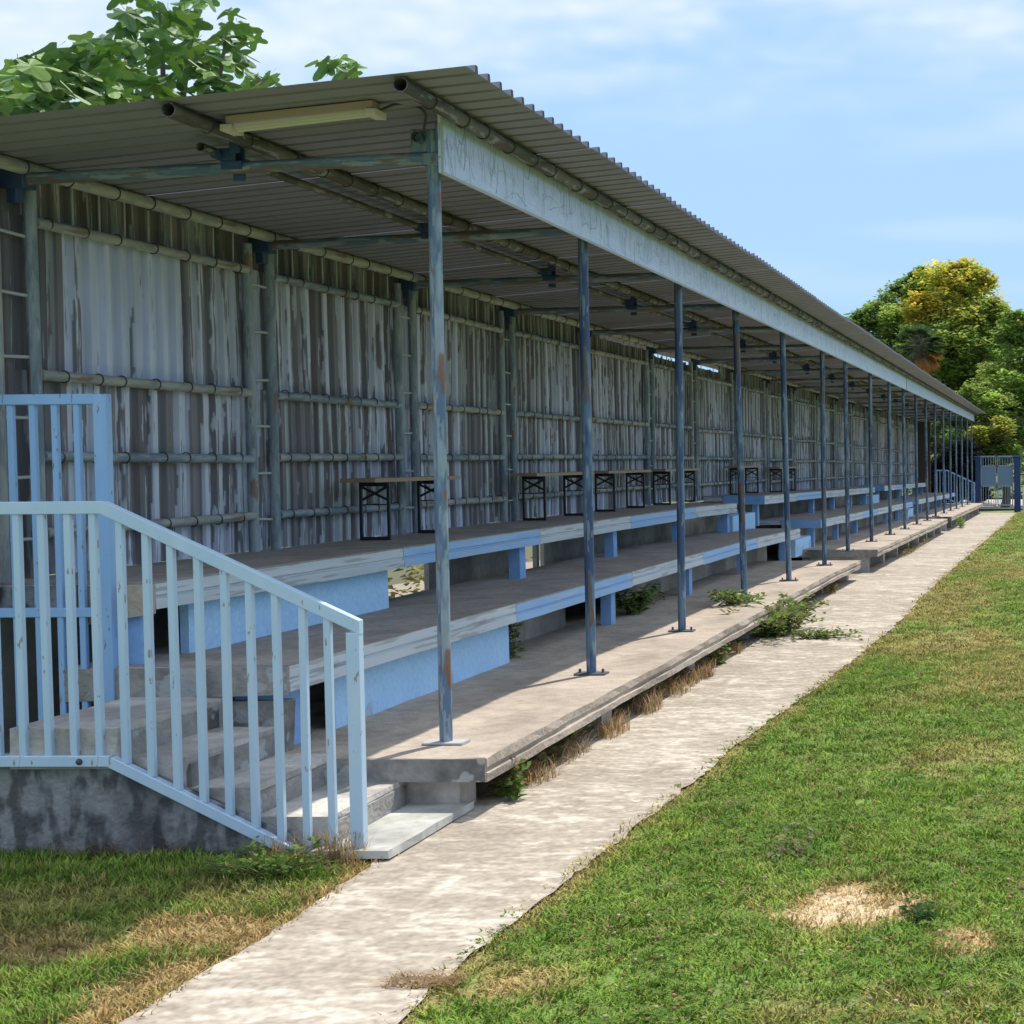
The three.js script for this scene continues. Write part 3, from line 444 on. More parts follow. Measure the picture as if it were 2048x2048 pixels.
// ------------------------------------------------------------------ benches on the top tier, lamp, cable
const benchAt = [[-10.30, -11.85], [-13.62, -15.32], [-15.92, -17.68], [-18.22, -20.0], [-22.72, -24.5], [-26.0, -27.95]];
const benchLabels = ['folding bench with black X-braced legs by the second frame of the wall, end of the row', null, null, null, 'folding bench with black X-braced legs just past the gap in the tiers', 'folding bench with black X-braced legs, last one along the wall'];
function makeBench(L) {
  const b = new THREE.Group(), top = 0.445, w = 0.2;
  const t = mesh('seat_board', muv(box(-0.125, 0.125, top - 0.028, top, -L / 2, L / 2, 0.004)), M.wood, b);
  for (const s of [-1, 1]) {
    const z = s * (L / 2 - 0.27);
    const fr = mesh('leg_frame', join([bar([-w / 2, 0, z], [-w / 2, top - 0.03, z], 0.022, 0.022), bar([w / 2, 0, z], [w / 2, top - 0.03, z], 0.022, 0.022), bar([-w / 2, 0.012, z], [w / 2, 0.012, z], 0.024, 0.022), bar([-w / 2, top - 0.045, z], [w / 2, top - 0.045, z], 0.03, 0.03)]), M.black, b);
    mesh('cross_brace', join([bar([-w / 2, top - 0.06, z], [w / 2, top - 0.16, z], 0.018, 0.008), bar([-w / 2, top - 0.16, z], [w / 2, top - 0.06, z], 0.018, 0.008), pipe([-w / 2, top - 0.19, z], [w / 2, top - 0.19, z], 0.004, 6)]), M.black, fr);
    mesh('hinge_strut', bar([0, top - 0.11, z], [0.02, top - 0.03, z - s * 0.25], 0.012, 0.006), M.black, b);
  }
  return b;
}
benchAt.forEach(([a, c], i) => {
  const b = makeBench(Math.abs(c - a)); b.name = numbered('folding_bench'); scene.add(b);
  const z = (a + c) / 2; b.position.set(-4.84 + [0, 0.01, -0.015, 0.02, 0, 0.01][i], (z > -21 ? Y3 : Y3 + 0.075 + gy(z)) + 0.0115, z); b.rotation.y = [0.01, -0.008, 0.006, -0.01, 0.012, 0][i];
  tag(b, ['wooden folding bench with black braced legs, first one from the stairs', 'wooden folding bench with black braced legs, second one from the stairs', 'wooden folding bench with black braced legs, third one from the stairs', 'wooden folding bench with black braced legs, fourth from the stairs, before the tier gap', 'wooden folding bench with black braced legs, first one past the tier gap', 'wooden folding bench with black braced legs, last of the row along the wall'][i], 'bench', 'folding benches along the back wall');
});
{
  const l = thing('tube_lamp', 'pale wooden tube lamp housing hung under the roof at the gable', 'lamp', [0, 0, 0]);
  const z = -6.80, xa = -3.74, xb = -3.06, y = (x) => roofY(x) - 0.045;
  mesh('housing', muv(join([bar([xa, y(xa) + 0.02, z], [xb, y(xb) + 0.02, z], 0.04, 0.09)])), M.plyRed, l);
  mesh('side_board', muv(bar([xa + 0.03, y(xa) - 0.006, z + 0.03], [xb - 0.03, y(xb) - 0.006, z + 0.03], 0.03, 0.012)), M.ply, l);
  mesh('end_block', muv(box(xa - 0.02, xa + 0.03, y(xa) - 0.03, y(xa) + 0.0, z - 0.06, z + 0.06)), M.ply, l); mesh('end_block', muv(box(xb - 0.03, xb + 0.02, y(xb) - 0.03, y(xb) + 0.0, z - 0.06, z + 0.06)), M.ply, l);
  mesh('fluorescent_tube', pipe([xa + 0.03, y(xa) - 0.015, z], [xb - 0.03, y(xb) - 0.015, z], 0.013, 10), M.tube, l);
  const c = new THREE.CatmullRomCurve3([[xb + 0.01, y(xb), z], [-2.99, 3.31, -6.9], [-2.93, 3.30, -7.02], [-2.97, 3.22, -7.1]].map((p) => new THREE.Vector3(...p)));
  mesh('cable', new THREE.TubeGeometry(c, 20, 0.006, 6), M.hook, l);
}

// ------------------------------------------------------------------ plants
const leafMat = new THREE.MeshPhysicalMaterial({ vertexColors: true, roughness: 0.9, specularIntensity: 0.2, side: THREE.DoubleSide, transmission: 0.58, thickness: 0 });
// collects leaf-shaped faces with a fold along the midrib
class Leaves {
  constructor() { this.p = []; this.c = []; }
  add(x, y, z, L, W, col, up = 0.3, az = rnd() * 6.283) {
    const e = rr(-0.5, 0.9) * (1 - up) + up * 0.3, dx = Math.cos(az) * Math.cos(e), dy = Math.sin(e), dz = Math.sin(az) * Math.cos(e), r = rr(-0.7, 0.7);
    let sx = -Math.sin(az), sz = Math.cos(az), sy = r; const n = Math.hypot(sx, sy, sz); sx /= n; sy /= n; sz /= n;
    const A = [x, y, z], B = [x + dx * L * 0.45 + sx * W, y + dy * L * 0.45 + sy * W + W * 0.25, z + dz * L * 0.45 + sz * W], C = [x + dx * L, y + dy * L - L * 0.12, z + dz * L], D = [x + dx * L * 0.45 - sx * W, y + dy * L * 0.45 - sy * W + W * 0.25, z + dz * L * 0.45 - sz * W];
    this.p.push(...A, ...B, ...C, ...A, ...C, ...D); for (let i = 0; i < 6; i++) this.c.push(...col);
  }
  geo() { const g = new THREE.BufferGeometry(); g.setAttribute('position', new THREE.Float32BufferAttribute(this.p, 3)); g.setAttribute('color', new THREE.Float32BufferAttribute(this.c, 3)); g.computeVertexNormals(); return g; }
}
const vary = (c, a = 0.35) => { const k = 1 + rr(-a, a); return [c[0] * k * (1 + rr(-0.1, 0.15)), c[1] * k, c[2] * k]; };
const bark = std({ map: rep(tex(256, 256, (u, v) => mix3([0.05, 0.042, 0.034], [0.15, 0.125, 0.10], fbm(u * 20, v * 5, 901, 5, 20, 5))), 1, 1), roughness: 0.95 });
function limb(pts, r0, r1) { const gs = []; for (let i = 0; i + 1 < pts.length; i++) { const n = pts.length - 1; gs.push(pipe(pts[i], pts[i + 1], lerp(r0, r1, i / n), 8, true, lerp(r0, r1, (i + 1) / n))); } return gs; }
// lobes: [x, y, z, radius, colour, leaf count]
function tree(name, label, base, lobes, leaf, tr, group) {
  const t = thing(name, label, 'tree', [0, 0, 0], group); const gs = []; const top = lobes.reduce((a, l) => a + l[1], 0) / lobes.length;
  const fork = [base[0] + rr(-0.3, 0.3), lerp(base[1], top, 0.45), base[2] + rr(-0.3, 0.3)];
  gs.push(...limb([base, [lerp(base[0], fork[0], 0.5) + 0.1, lerp(base[1], fork[1], 0.5), base[2]], fork], tr, tr * 0.65));
  for (const l of lobes) { const mid = [lerp(fork[0], l[0], 0.5) + rr(-0.4, 0.4), lerp(fork[1], l[1], 0.5) + rr(0, 0.3), lerp(fork[2], l[2], 0.5) + rr(-0.4, 0.4)]; gs.push(...limb([fork, mid, [l[0], l[1], l[2]]], tr * 0.4, tr * 0.08)); for (let k = 0; k < 4; k++) gs.push(...limb([mid, [l[0] + rr(-0.7, 0.7) * l[3], l[1] + rr(-0.5, 0.7) * l[3], l[2] + rr(-0.7, 0.7) * l[3]]], tr * 0.16, tr * 0.04)); }
  mesh('trunk', join(gs), bark, t);
  const L = new Leaves();
  for (const [x, y, z, r, col, n] of lobes) {
    const tw = Math.max(6, Math.round(n / 55));
    for (let k = 0; k < tw; k++) {
      let a, b, c; do { a = rr(-1, 1); b = rr(-1, 1); c = rr(-1, 1); } while (a * a + b * b + c * c > 1 || a * a + b * b + c * c < 0.16);
      const q = rr(0.14, 0.34) * Math.sqrt(r), cc = vary(col, 0.28);
      for (let j = 0; j < n / tw; j++) { const u = rr(-1, 1), v = rr(-1, 1), w = rr(-1, 1); L.add(x + a * r + u * q * 1.3, y + b * r * 0.85 + v * q * 0.8, z + c * r + w * q * 1.3, leaf * rr(0.7, 1.3), leaf * rr(0.22, 0.4), vary(cc, 0.25), 0.4); }
    }
  }
  mesh('crown', L.geo(), leafMat, t); return t;
}
const GRN = [0.24, 0.36, 0.075], DGRN = [0.16, 0.26, 0.065], LGRN = [0.34, 0.46, 0.10], YEL = [0.53, 0.54, 0.085], OLV = [0.24, 0.29, 0.10], YG = [0.40, 0.43, 0.08];
const lob = (px, py, z, rpx, col, n) => { const p = at(px, py, 'z', z); return [p.x, p.y, p.z, rpx * -z / F, col, n]; };
tree('tall_tree', 'tall broad tree with a bright yellow top beyond the far end of the stand', [-3.6, -0.5, -72],
  [lob(1890, 575, -72, 60, YEL, 4200), lob(1945, 590, -73, 50, YEL, 2800), lob(1850, 620, -71, 42, [0.50, 0.45, 0.06], 2200), lob(1915, 640, -71, 58, YG, 3000), lob(1835, 590, -72, 26, GRN, 900), lob(1975, 620, -72, 32, YG, 1300), lob(1925, 540, -72.5, 34, YEL, 1300), lob(1870, 655, -70.5, 34, YG, 1300), lob(1955, 560, -73, 24, [0.45, 0.42, 0.08], 700), lob(1990, 640, -72, 30, LGRN, 1100), lob(1960, 660, -72, 60, GRN, 3400), lob(1860, 680, -73, 66, GRN, 3600), lob(1940, 730, -71, 75, GRN, 4200), lob(1880, 770, -72, 70, DGRN, 3600), lob(1985, 790, -70, 60, OLV, 3000), lob(1995, 700, -73, 55, LGRN, 2600), lob(1900, 700, -70, 60, LGRN, 3000), lob(1940, 820, -70, 60, GRN, 3000), lob(1835, 730, -71, 50, GRN, 2400)], 0.24, 0.42);
tree('broad_tree', 'dense green tree to the right of the yellow topped tree', [0.6, -0.5, -66],
  [lob(2040, 660, -66, 45, GRN, 2600), lob(2075, 720, -66, 80, GRN, 4600), lob(2020, 770, -65, 65, LGRN, 3600), lob(2060, 830, -65, 70, GRN, 3800), lob(2010, 850, -64, 50, OLV, 2600), lob(2140, 700, -66, 100, GRN, 4500), lob(2150, 850, -66, 90, DGRN, 3500), lob(2240, 780, -67, 110, GRN, 3500)], 0.22, 0.35);
tree('dark_tree', 'darker green tree showing over the roof, left of the yellow top', [-8.2, -0.5, -78],
  [lob(1770, 625, -78, 42, GRN, 2600), lob(1815, 585, -79, 34, DGRN, 2000), lob(1745, 665, -78, 44, GRN, 2600), lob(1720, 640, -78, 22, DGRN, 800), lob(1800, 640, -77, 44, LGRN, 2400), lob(1790, 690, -77, 50, GRN, 2800), lob(1830, 640, -78, 45, LGRN, 2600), lob(1845, 560, -79, 26, DGRN, 1300), lob(1740, 720, -78, 40, DGRN, 1800), lob(1840, 760, -77, 60, DGRN, 3000)], 0.24, 0.35);
tree('low_tree', 'low olive green tree with yellowish tips above the blue gate', [-1.9, -0.5, -63],
  [lob(1975, 905, -62, 30, OLV, 1600), lob(2015, 900, -62, 30, GRN, 1600), lob(1990, 820, -63, 40, LGRN, 2200), lob(1965, 850, -63, 40, OLV, 2200), lob(2000, 880, -62, 34, OLV, 1800), lob(1955, 800, -63, 40, GRN, 2000), lob(1960, 872, -61.5, 24, YG, 1100), lob(2000, 862, -61.5, 24, YG, 1100), lob(1920, 850, -64, 40, DGRN, 2000), lob(1890, 880, -64, 40, OLV, 2000), lob(2040, 880, -63, 40, DGRN, 1800)], 0.18, 0.2);
tree('small_tree', 'small tree seen through the last posts of the stand', [-5.0, -0.5, -63],
  [lob(1865, 850, -63, 34, OLV, 1700), lob(1890, 820, -63, 30, GRN, 1400), lob(1850, 890, -62, 28, [0.13, 0.17, 0.09], 1200), lob(1910, 880, -62, 26, GRN, 1200), lob(1866, 930, -61, 22, LGRN, 800)], 0.18, 0.12);
tree('painted_shade_hedge', 'clipped evergreen hedge behind the last posts of the stand, deep shade painted into its leaf colour', [-4.2, -0.5, -60.5],
  [lob(1880, 960, -60.5, 34, [0.010, 0.016, 0.012], 3400), lob(1905, 930, -60.5, 36, [0.010, 0.016, 0.012], 3400), lob(1930, 960, -60.5, 36, [0.010, 0.016, 0.014], 3400), lob(1950, 930, -60, 26, [0.008, 0.014, 0.020], 2600), lob(1955, 985, -60, 24, [0.008, 0.014, 0.018], 2400), lob(1890, 995, -60.5, 30, [0.010, 0.016, 0.012], 2400), lob(1925, 905, -60.5, 28, [0.010, 0.018, 0.012], 2400)], 0.14, 0.08);  // deep shade of the hedge is put into these near-black leaf colours
tree('far_hedge', 'green hedge row beyond the road behind the blue gate', [0, -0.5, -84],
  [-9, -6.5, -4, -1.5, 1, 3.5, 6, 9, 12, 16].map((x, i) => [x, 1.2 + (i % 3) * 0.5, -84 + (i % 2), 2.3, [GRN, OLV, DGRN][i % 3], 2600]), 0.26, 0.12);
{ // palm over the roof with dead orange fronds
  const c = at(1838, 690, 'z', -66), t = thing('palm_tree', 'dark fan palm with dead orange fronds rising behind the roof', 'palm', [0, 0, 0]);
  mesh('trunk', join(limb([[c.x - 0.2, -0.5, c.z], [c.x - 0.05, c.y * 0.5, c.z], [c.x, c.y, c.z]], 0.22, 0.2)), bark, t);
  const fan = (col, dir, L, mat) => { const G = new Leaves(); const el = dir[1], az = dir[0]; const s = new THREE.Vector3(Math.cos(az) * Math.cos(el), Math.sin(el), Math.sin(az) * Math.cos(el)), hub = new THREE.Vector3(c.x, c.y, c.z).addScaledVector(s, L * 0.55); const up = new THREE.Vector3(0, 1, 0).cross(s).normalize(); const pos = [], cols = [];
    for (let i = -8; i <= 8; i++) { const a = i * 0.17, d = s.clone().multiplyScalar(Math.cos(a)).addScaledVector(up, Math.sin(a)); const tip = hub.clone().addScaledVector(d, L * 0.6 * rr(0.85, 1.05)); tip.y -= 0.12 * L; const side = d.clone().cross(new THREE.Vector3(0.2, 1, 0.1)).normalize().multiplyScalar(0.03); const m = hub.clone().lerp(tip, 0.5); const A = hub, B = m.clone().add(side), D = m.clone().sub(side); const cc = vary(col, 0.3); pos.push(A.x, A.y, A.z, B.x, B.y + 0.02, B.z, tip.x, tip.y, tip.z, A.x, A.y, A.z, tip.x, tip.y, tip.z, D.x, D.y + 0.02, D.z); for (let k = 0; k < 6; k++) cols.push(...cc); }
    const st = pipe([c.x, c.y, c.z], [hub.x, hub.y, hub.z], 0.018, 5, true); const g = new THREE.BufferGeometry(); g.setAttribute('position', new THREE.Float32BufferAttribute(pos, 3)); g.setAttribute('color', new THREE.Float32BufferAttribute(cols, 3)); g.computeVertexNormals();
    const f = mesh('frond', g, leafMat, t); mesh('stalk', st, bark, f); };
  for (let k = 0; k < 46; k++) fan(vary([0.05, 0.09, 0.035], 0.3), [rnd() * 6.283, rr(-0.5, 1.2)], rr(0.9, 1.3));
  for (let k = 0; k < 12; k++) fan(vary([0.42, 0.22, 0.05], 0.3), [rr(-0.9, 0.9), rr(-1.1, -0.25)], rr(0.9, 1.3));
  for (let k = 0; k < 8; k++) fan(vary([0.34, 0.29, 0.24], 0.3), [rnd() * 6.283, rr(-1.3, -0.8)], rr(0.8, 1.2));
}
{ // fig tree behind the back wall: each big lobed leaf is a piece
  const f = thing('fig_tree', 'fig tree with large lobed leaves rising behind the back wall', 'tree', [0, 0, 0]);
  const leafGeo = (sd) => {
    SEED = 5000 + sd; const pts = []; const lobes = [[-2.35, 0.50], [-1.25, 0.86], [0, 1.0], [1.25, 0.86], [2.35, 0.50]];
    for (let i = 0; i <= 40; i++) { const a = -2.75 + 5.5 * i / 40; let r = 0.46; for (const [c, h] of lobes) r = Math.max(r, h * Math.exp(-Math.pow((a - c) / 0.46, 2)) * 0.95 + 0.1); pts.push([Math.sin(a) * r * 0.62 * (1 + rr(-0.04, 0.04)), Math.cos(a) * r * 0.6 + 0.12]); }
    const pos = []; const bend = rr(0.5, 1.3), tw = rr(-0.35, 0.35); const P = ([x, y]) => [x, -bend * (y * y * 0.35 + Math.abs(x) * 0.28) * 0.6 + tw * x * y + 0.05 * Math.sin(x * 9), y];
    for (let i = 0; i < 40; i++) pos.push(...P([0, 0.1]), ...P(pts[i + 1]), ...P(pts[i]));
    pos.push(-0.008, 0, -0.28, 0.008, 0, -0.28, 0, 0, 0.1);
    const g = new THREE.BufferGeometry(); g.setAttribute('position', new THREE.Float32BufferAttribute(pos, 3)); g.computeVertexNormals(); return g;
  };
  const geos = [1, 2, 3, 4, 5, 6].map(leafGeo);
  const mats = [[0.11, 0.23, 0.04], [0.16, 0.31, 0.05], [0.08, 0.17, 0.045], [0.20, 0.34, 0.06], [0.10, 0.20, 0.05]].map((c) => new THREE.MeshPhysicalMaterial({ color: lc(...c), roughness: 0.6, specularIntensity: 0.5, side: THREE.DoubleSide, transmission: 0.4, thickness: 0 }));
  SEED = 991;
  const X = -6.5, A = (px, py) => { const p = at(px, py, 'x', X); return [p.x, p.y, p.z]; };
  const root = [-6.9, 0, -10.6], gs = [];
  const stems = [[[330, 250], [325, 120], [320, 20]], [[200, 240], [190, 160], [185, 105]], [[120, 260], [70, 190], [20, 170]], [[420, 240], [440, 150], [455, 60]], [[470, 230], [500, 180], [535, 155]], [[690, 190], [690, 150], [686, 128]], [[260, 240], [262, 150], [240, 80]], [[30, 280], [0, 220], [-30, 200]], [[360, 240], [380, 90], [385, 30]]];
  gs.push(...limb([root, [-6.8, 1.6, -10.8], [-6.6, 3.0, -10.9]], 0.11, 0.06));
  for (const s of stems) { const q = s.map(([a, b]) => A(a, b)); const j = s[0][0] > 600 ? [-6.8, 2.8, -12.6] : [-6.6, 3.0, -10.9]; if (s[0][0] > 600) gs.push(...limb([[-6.8, 1.6, -10.8], j], 0.05, 0.03)); gs.push(...limb([j, ...q], 0.03, 0.010)); }
  mesh('trunk', join(gs), bark, f);
  const put = (px, py, n, sx, sy) => { for (let k = 0; k < n; k++) { const p = at(px + rr(-1, 1) * sx, py + rr(-1, 1) * sy, 'x', X + rr(-0.45, 0.45)); const m = mesh('leaf', pick(geos), pick(mats), f); m.position.copy(p); const s = rr(0.18, 0.33); m.scale.set(s, s, s); m.rotation.order = 'YXZ'; m.rotation.set(rr(0.15, 0.9), rnd() * 6.283, rr(-0.5, 0.5)); } };
  put(330, 60, 14, 100, 60); put(250, 170, 16, 120, 40); put(90, 150, 14, 90, 40);
  put(325, 10, 20, 80, 40); put(350, 70, 26, 110, 45); put(330, 140, 30, 110, 45); put(300, 200, 20, 120, 28); put(150, 130, 34, 95, 38); put(110, 185, 34, 110, 35); put(225, 95, 10, 60, 25); put(20, 205, 12, 50, 25); put(440, 90, 14, 60, 40); put(500, 165, 12, 50, 18); put(480, 45, 5, 30, 25); put(682, 125, 12, 42, 16); put(180, 235, 14, 160, 20); put(420, 210, 8, 60, 22);
}
// shrubs behind the stand, seen through the gaps under the tiers
for (const [x, z, c, lab] of [[-6.0, -12.2, [0.22, 0.24, 0.06], 'sunlit shrub behind the first gap under the top tier'], [-6.1, -15.2, [0.28, 0.26, 0.05], 'yellow green shrub behind the narrow gap under the top tier']]) {
  const t = thing('shrub', lab, 'shrub', [x, 0, z]); const L = new Leaves();
  for (let k = 0; k < 900; k++) L.add(rr(-0.5, 0.5), rr(0.02, 1.1), rr(-0.8, 0.8), rr(0.06, 0.12), rr(0.02, 0.035), vary(rnd() < 0.3 ? [0.34, 0.26, 0.14] : c, 0.5), 0.4);
  mesh('foliage', L.geo(), leafMat, t); mesh('stem', join([0, 1, 2, 3].map((k) => pipe([rr(-0.2, 0.2), 0, rr(-0.4, 0.4)], [rr(-0.4, 0.4), 1, rr(-0.6, 0.6)], 0.012, 6))), bark, t);
}
// weeds along the platform edge
function weed(label, x, y, z, n, sx, sy, sz, leaf, cols, name = 'weed', cat = 'weed') {
  const t = thing(name, label, cat, [x, y, z]); const L = new Leaves(), st = [];
  for (let k = 0; k < Math.max(4, n / 22); k++) { const a = [rr(-0.3, 0.3) * sx, 0, rr(-0.3, 0.3) * sz], b = [rr(-1, 1) * sx, rr(0.3, 1) * sy, rr(-1, 1) * sz]; const m = [lerp(a[0], b[0], 0.5), b[1] * 0.7, lerp(a[2], b[2], 0.5)]; st.push(...limb([a, m, b], 0.004, 0.002)); for (let j = 0; j < 22; j++) { const f = rnd(), q = f < 0.5 ? [lerp(a[0], m[0], f * 2), lerp(a[1], m[1], f * 2), lerp(a[2], m[2], f * 2)] : [lerp(m[0], b[0], f * 2 - 1), lerp(m[1], b[1], f * 2 - 1), lerp(m[2], b[2], f * 2 - 1)]; L.add(q[0] + rr(-0.03, 0.03), Math.max(0.01, q[1] + rr(-0.02, 0.04)), q[2] + rr(-0.03, 0.03), leaf * rr(0.6, 1.3), leaf * rr(0.2, 0.36), vary(pick(cols), 0.35), 0.3); } }
  mesh('stem', join(st), std({ color: lc(0.16, 0.14, 0.06), roughness: 0.9 }), t); mesh('foliage', L.geo(), leafMat, t); return t;
}
function straw(label, x, y, z, n, sx, sy, sz, col = [0.38, 0.28, 0.13]) {
  const t = thing('dry_grass_tuft', label, 'grass tuft', [x, y, z]); const L = new Leaves();
  for (let k = 0; k < n; k++) { const a = rnd() * 6.283, l = rr(0.4, 1) * sy, x0 = rr(-0.6, 0.6) * sx, z0 = rr(-0.6, 0.6) * sz, dx = Math.cos(a) * sx * rr(0.1, 0.7), dz = Math.sin(a) * sz * rr(0.1, 0.7), w = rr(0.0015, 0.0032), c = vary(col, 0.4); const p = (f) => [x0 + dx * f * f * 1.3, l * (f - 0.45 * f * f), z0 + dz * f * f * 1.3]; const ca = Math.cos(a + 1.57) * w, sa = Math.sin(a + 1.57) * w; for (let s = 0; s < 3; s++) { const A = p(s / 3), B = p((s + 1) / 3), k1 = 1 - s / 3, k2 = 1 - (s + 1) / 3; L.p.push(A[0] - ca * k1, A[1], A[2] - sa * k1, A[0] + ca * k1, A[1], A[2] + sa * k1, B[0] + ca * k2, B[1], B[2] + sa * k2, A[0] - ca * k1, A[1], A[2] - sa * k1, B[0] + ca * k2, B[1], B[2] + sa * k2, B[0] - ca * k2, B[1], B[2] - sa * k2); for (let q = 0; q < 6; q++) L.c.push(...c); } }
  mesh('blades', L.geo(), leafMat, t); return t;
}
const DRY = [0.26, 0.17, 0.08], SUNG = [0.18, 0.28, 0.06], SH = [0.165, 0.255, 0.06];
weed('small weed with brown and bright green leaves at the corner of the platform', -2.70, 0.01, -7.25, 160, 0.10, 0.18, 0.24, 0.06, [DRY, DRY, SUNG]);
weed('leafy green sprig on the path by the platform corner', -2.62, 0.012, -7.15, 50, 0.07, 0.13, 0.09, 0.055, [[0.13, 0.22, 0.04], SUNG]);
weed('dark weeds growing under the platform edge by the second post', -2.85, 0.01, -8.6, 240, 0.10, 0.13, 0.8, 0.05, [SH, DRY, SH]);
weed('green weed with dry stalks under the platform edge by the third post', -2.70, 0.01, -11.9, 160, 0.10, 0.16, 0.35, 0.06, [SUNG, SH, DRY]);
weed('sprawling creeper spreading from under the platform onto the path', -2.55, 0.012, -13.9, 900, 0.36, 0.30, 0.85, 0.08, [SUNG, [0.14, 0.19, 0.06], SH, [0.18, 0.18, 0.05]]);
weed('long creeper runner lying across the path', -2.15, 0.012, -13.6, 200, 0.46, 0.07, 0.2, 0.06, [SUNG, [0.16, 0.18, 0.07]]);
weed('creeper climbing over the platform round the fourth post', -2.98, YS + 0.005, -14.1, 260, 0.34, 0.13, 0.40, 0.07, [SUNG, [0.17, 0.22, 0.08], SH]);
weed('shaded creeper filling the gap under the middle tier', -3.72, YS + 0.005, -13.3, 460, 0.16, 0.26, 0.6, 0.075, [SH, [0.045, 0.085, 0.03], SUNG]);
weed('small creeper at the end of the near blue riser', -3.76, YS + 0.005, -10.3, 60, 0.05, 0.34, 0.10, 0.06, [SH]);
weed('weeds below the far end of the first platform', -2.68, gy(-18) + 0.01, -18.2, 120, 0.08, 0.10, 0.8, 0.05, [SH, DRY]);
weed('brown and green weeds under the second platform', -2.60, gy(-28) + 0.01, -28, 260, 0.10, 0.14, 3.2, 0.06, [DRY, SH, [0.16, 0.08, 0.05]]);
weed('round green weed at the start of the third platform', -2.40, gy(-40) + 0.012, -40.5, 260, 0.20, 0.30, 0.8, 0.07, [SUNG, SH]);
straw('tangle of dry straw hanging under the platform edge by the third post', -2.66, 0.01, -10.9, 170, 0.12, 0.26, 0.35);
straw('dry straw tuft under the platform edge between second and third post', -2.68, 0.01, -9.8, 150, 0.10, 0.24, 0.3, [0.34, 0.22, 0.10]);
weed('tangle of withered brown weeds under the platform near its corner', -2.80, 0.01, -7.7, 260, 0.12, 0.2, 0.5, 0.05, [DRY, [0.16, 0.10, 0.06], SH]);
weed('withered brown weeds in the dark below the platform by the third post', -2.80, 0.01, -11.2, 300, 0.12, 0.2, 0.9, 0.05, [DRY, [0.16, 0.10, 0.06], SH]);
straw('dry straw tuft under the platform by the creeper', -2.68, 0.01, -12.6, 120, 0.10, 0.22, 0.25);
[[-8.1, 'first', 'second'], [-10.4, 'second', 'third']].forEach(([z, a, b]) => weed('row of dry brown weeds under the platform edge between the ' + a + ' and ' + b + ' post', -2.74, 0.01, z, 420, 0.07, 0.17, 0.75, 0.045, [DRY, [0.30, 0.21, 0.11], [0.14, 0.10, 0.06], SH], 'weed_row'));
['close to the platform corner', 'a step past the platform corner', 'just before the second post', 'beside the second post', 'a step past the second post', 'just before the third post'].forEach((w, i) => straw('tuft of dry straw poking from under the platform ' + w, -2.645 + rr(-0.02, 0.02), 0.012, -7.45 - i * 0.72 + rr(-0.15, 0.15), 150, rr(0.08, 0.14), rr(0.20, 0.30), rr(0.22, 0.34), pick([[0.44, 0.31, 0.15], [0.36, 0.23, 0.12], [0.40, 0.30, 0.17]])));
straw('tall dry grass round the foot of the stair railing post', -2.93, 0.0, -6.02, 190, 0.16, 0.30, 0.12);
straw('bleached dry grass against the low end of the stair side wall', -3.2, 0.0, -6.04, 160, 0.20, 0.24, 0.08);
straw('thin dry stalks against the stained stair side wall', -3.95, 0.0, -6.10, 130, 0.55, 0.24, 0.06, [0.26, 0.19, 0.10]);
weed('low bright green weed patch in front of the stair railing', -3.12, 0.0, -5.80, 460, 0.26, 0.10, 0.16, 0.034, [[0.11, 0.21, 0.035], SUNG]);
weed('pale leafed low weed on the lawn by the path', -1.12, 0.0, -6.2, 110, 0.22, 0.055, 0.26, 0.035, [[0.26, 0.30, 0.18], [0.13, 0.20, 0.06], [0.2, 0.15, 0.1]]);
weed('dark broad leafed weed beside the bare patch', -0.47, 0.0, -5.25, 50, 0.07, 0.06, 0.07, 0.035, [[0.06, 0.13, 0.03]]);
straw('flat dry grass tuft lying on the path at the lawn edge', -1.98, 0.012, -4.6, 260, 0.20, 0.05, 0.10, [0.36, 0.25, 0.13]);

// grass blades: uncountable, one instanced object for each lawn
function clump(n, h, w) {
  const p = [], c = [];
  for (let k = 0; k < n; k++) { const a = rnd() * 6.283, l = h * rr(0.45, 1.15), x0 = rr(-0.03, 0.03), z0 = rr(-0.03, 0.03), lean = rr(0.15, 0.95) * l, q = w * rr(0.7, 1.3), cs = Math.cos(a), sn = Math.sin(a), sh = rr(0.7, 1.25);
    const P = (f, s) => [x0 + cs * lean * f * f - sn * q * s, l * (f - 0.28 * f * f), z0 + sn * lean * f * f + cs * q * s];
    const A = P(0, -1), B = P(0, 1), C = P(0.55, 0.7), D = P(0.55, -0.7), E = P(1, 0); p.push(...A, ...B, ...C, ...A, ...C, ...D, ...D, ...C, ...E); for (let i = 0; i < 9; i++) c.push(sh, sh, sh * rr(0.9, 1)); }
  const g = new THREE.BufferGeometry(); g.setAttribute('position', new THREE.Float32BufferAttribute(p, 3)); g.setAttribute('color', new THREE.Float32BufferAttribute(c, 3)); g.computeVertexNormals(); return g;
}
const grassMat = new THREE.MeshPhysicalMaterial({ vertexColors: true, roughness: 0.85, specularIntensity: 0.25, side: THREE.DoubleSide, transmission: 0.2, thickness: 0 });
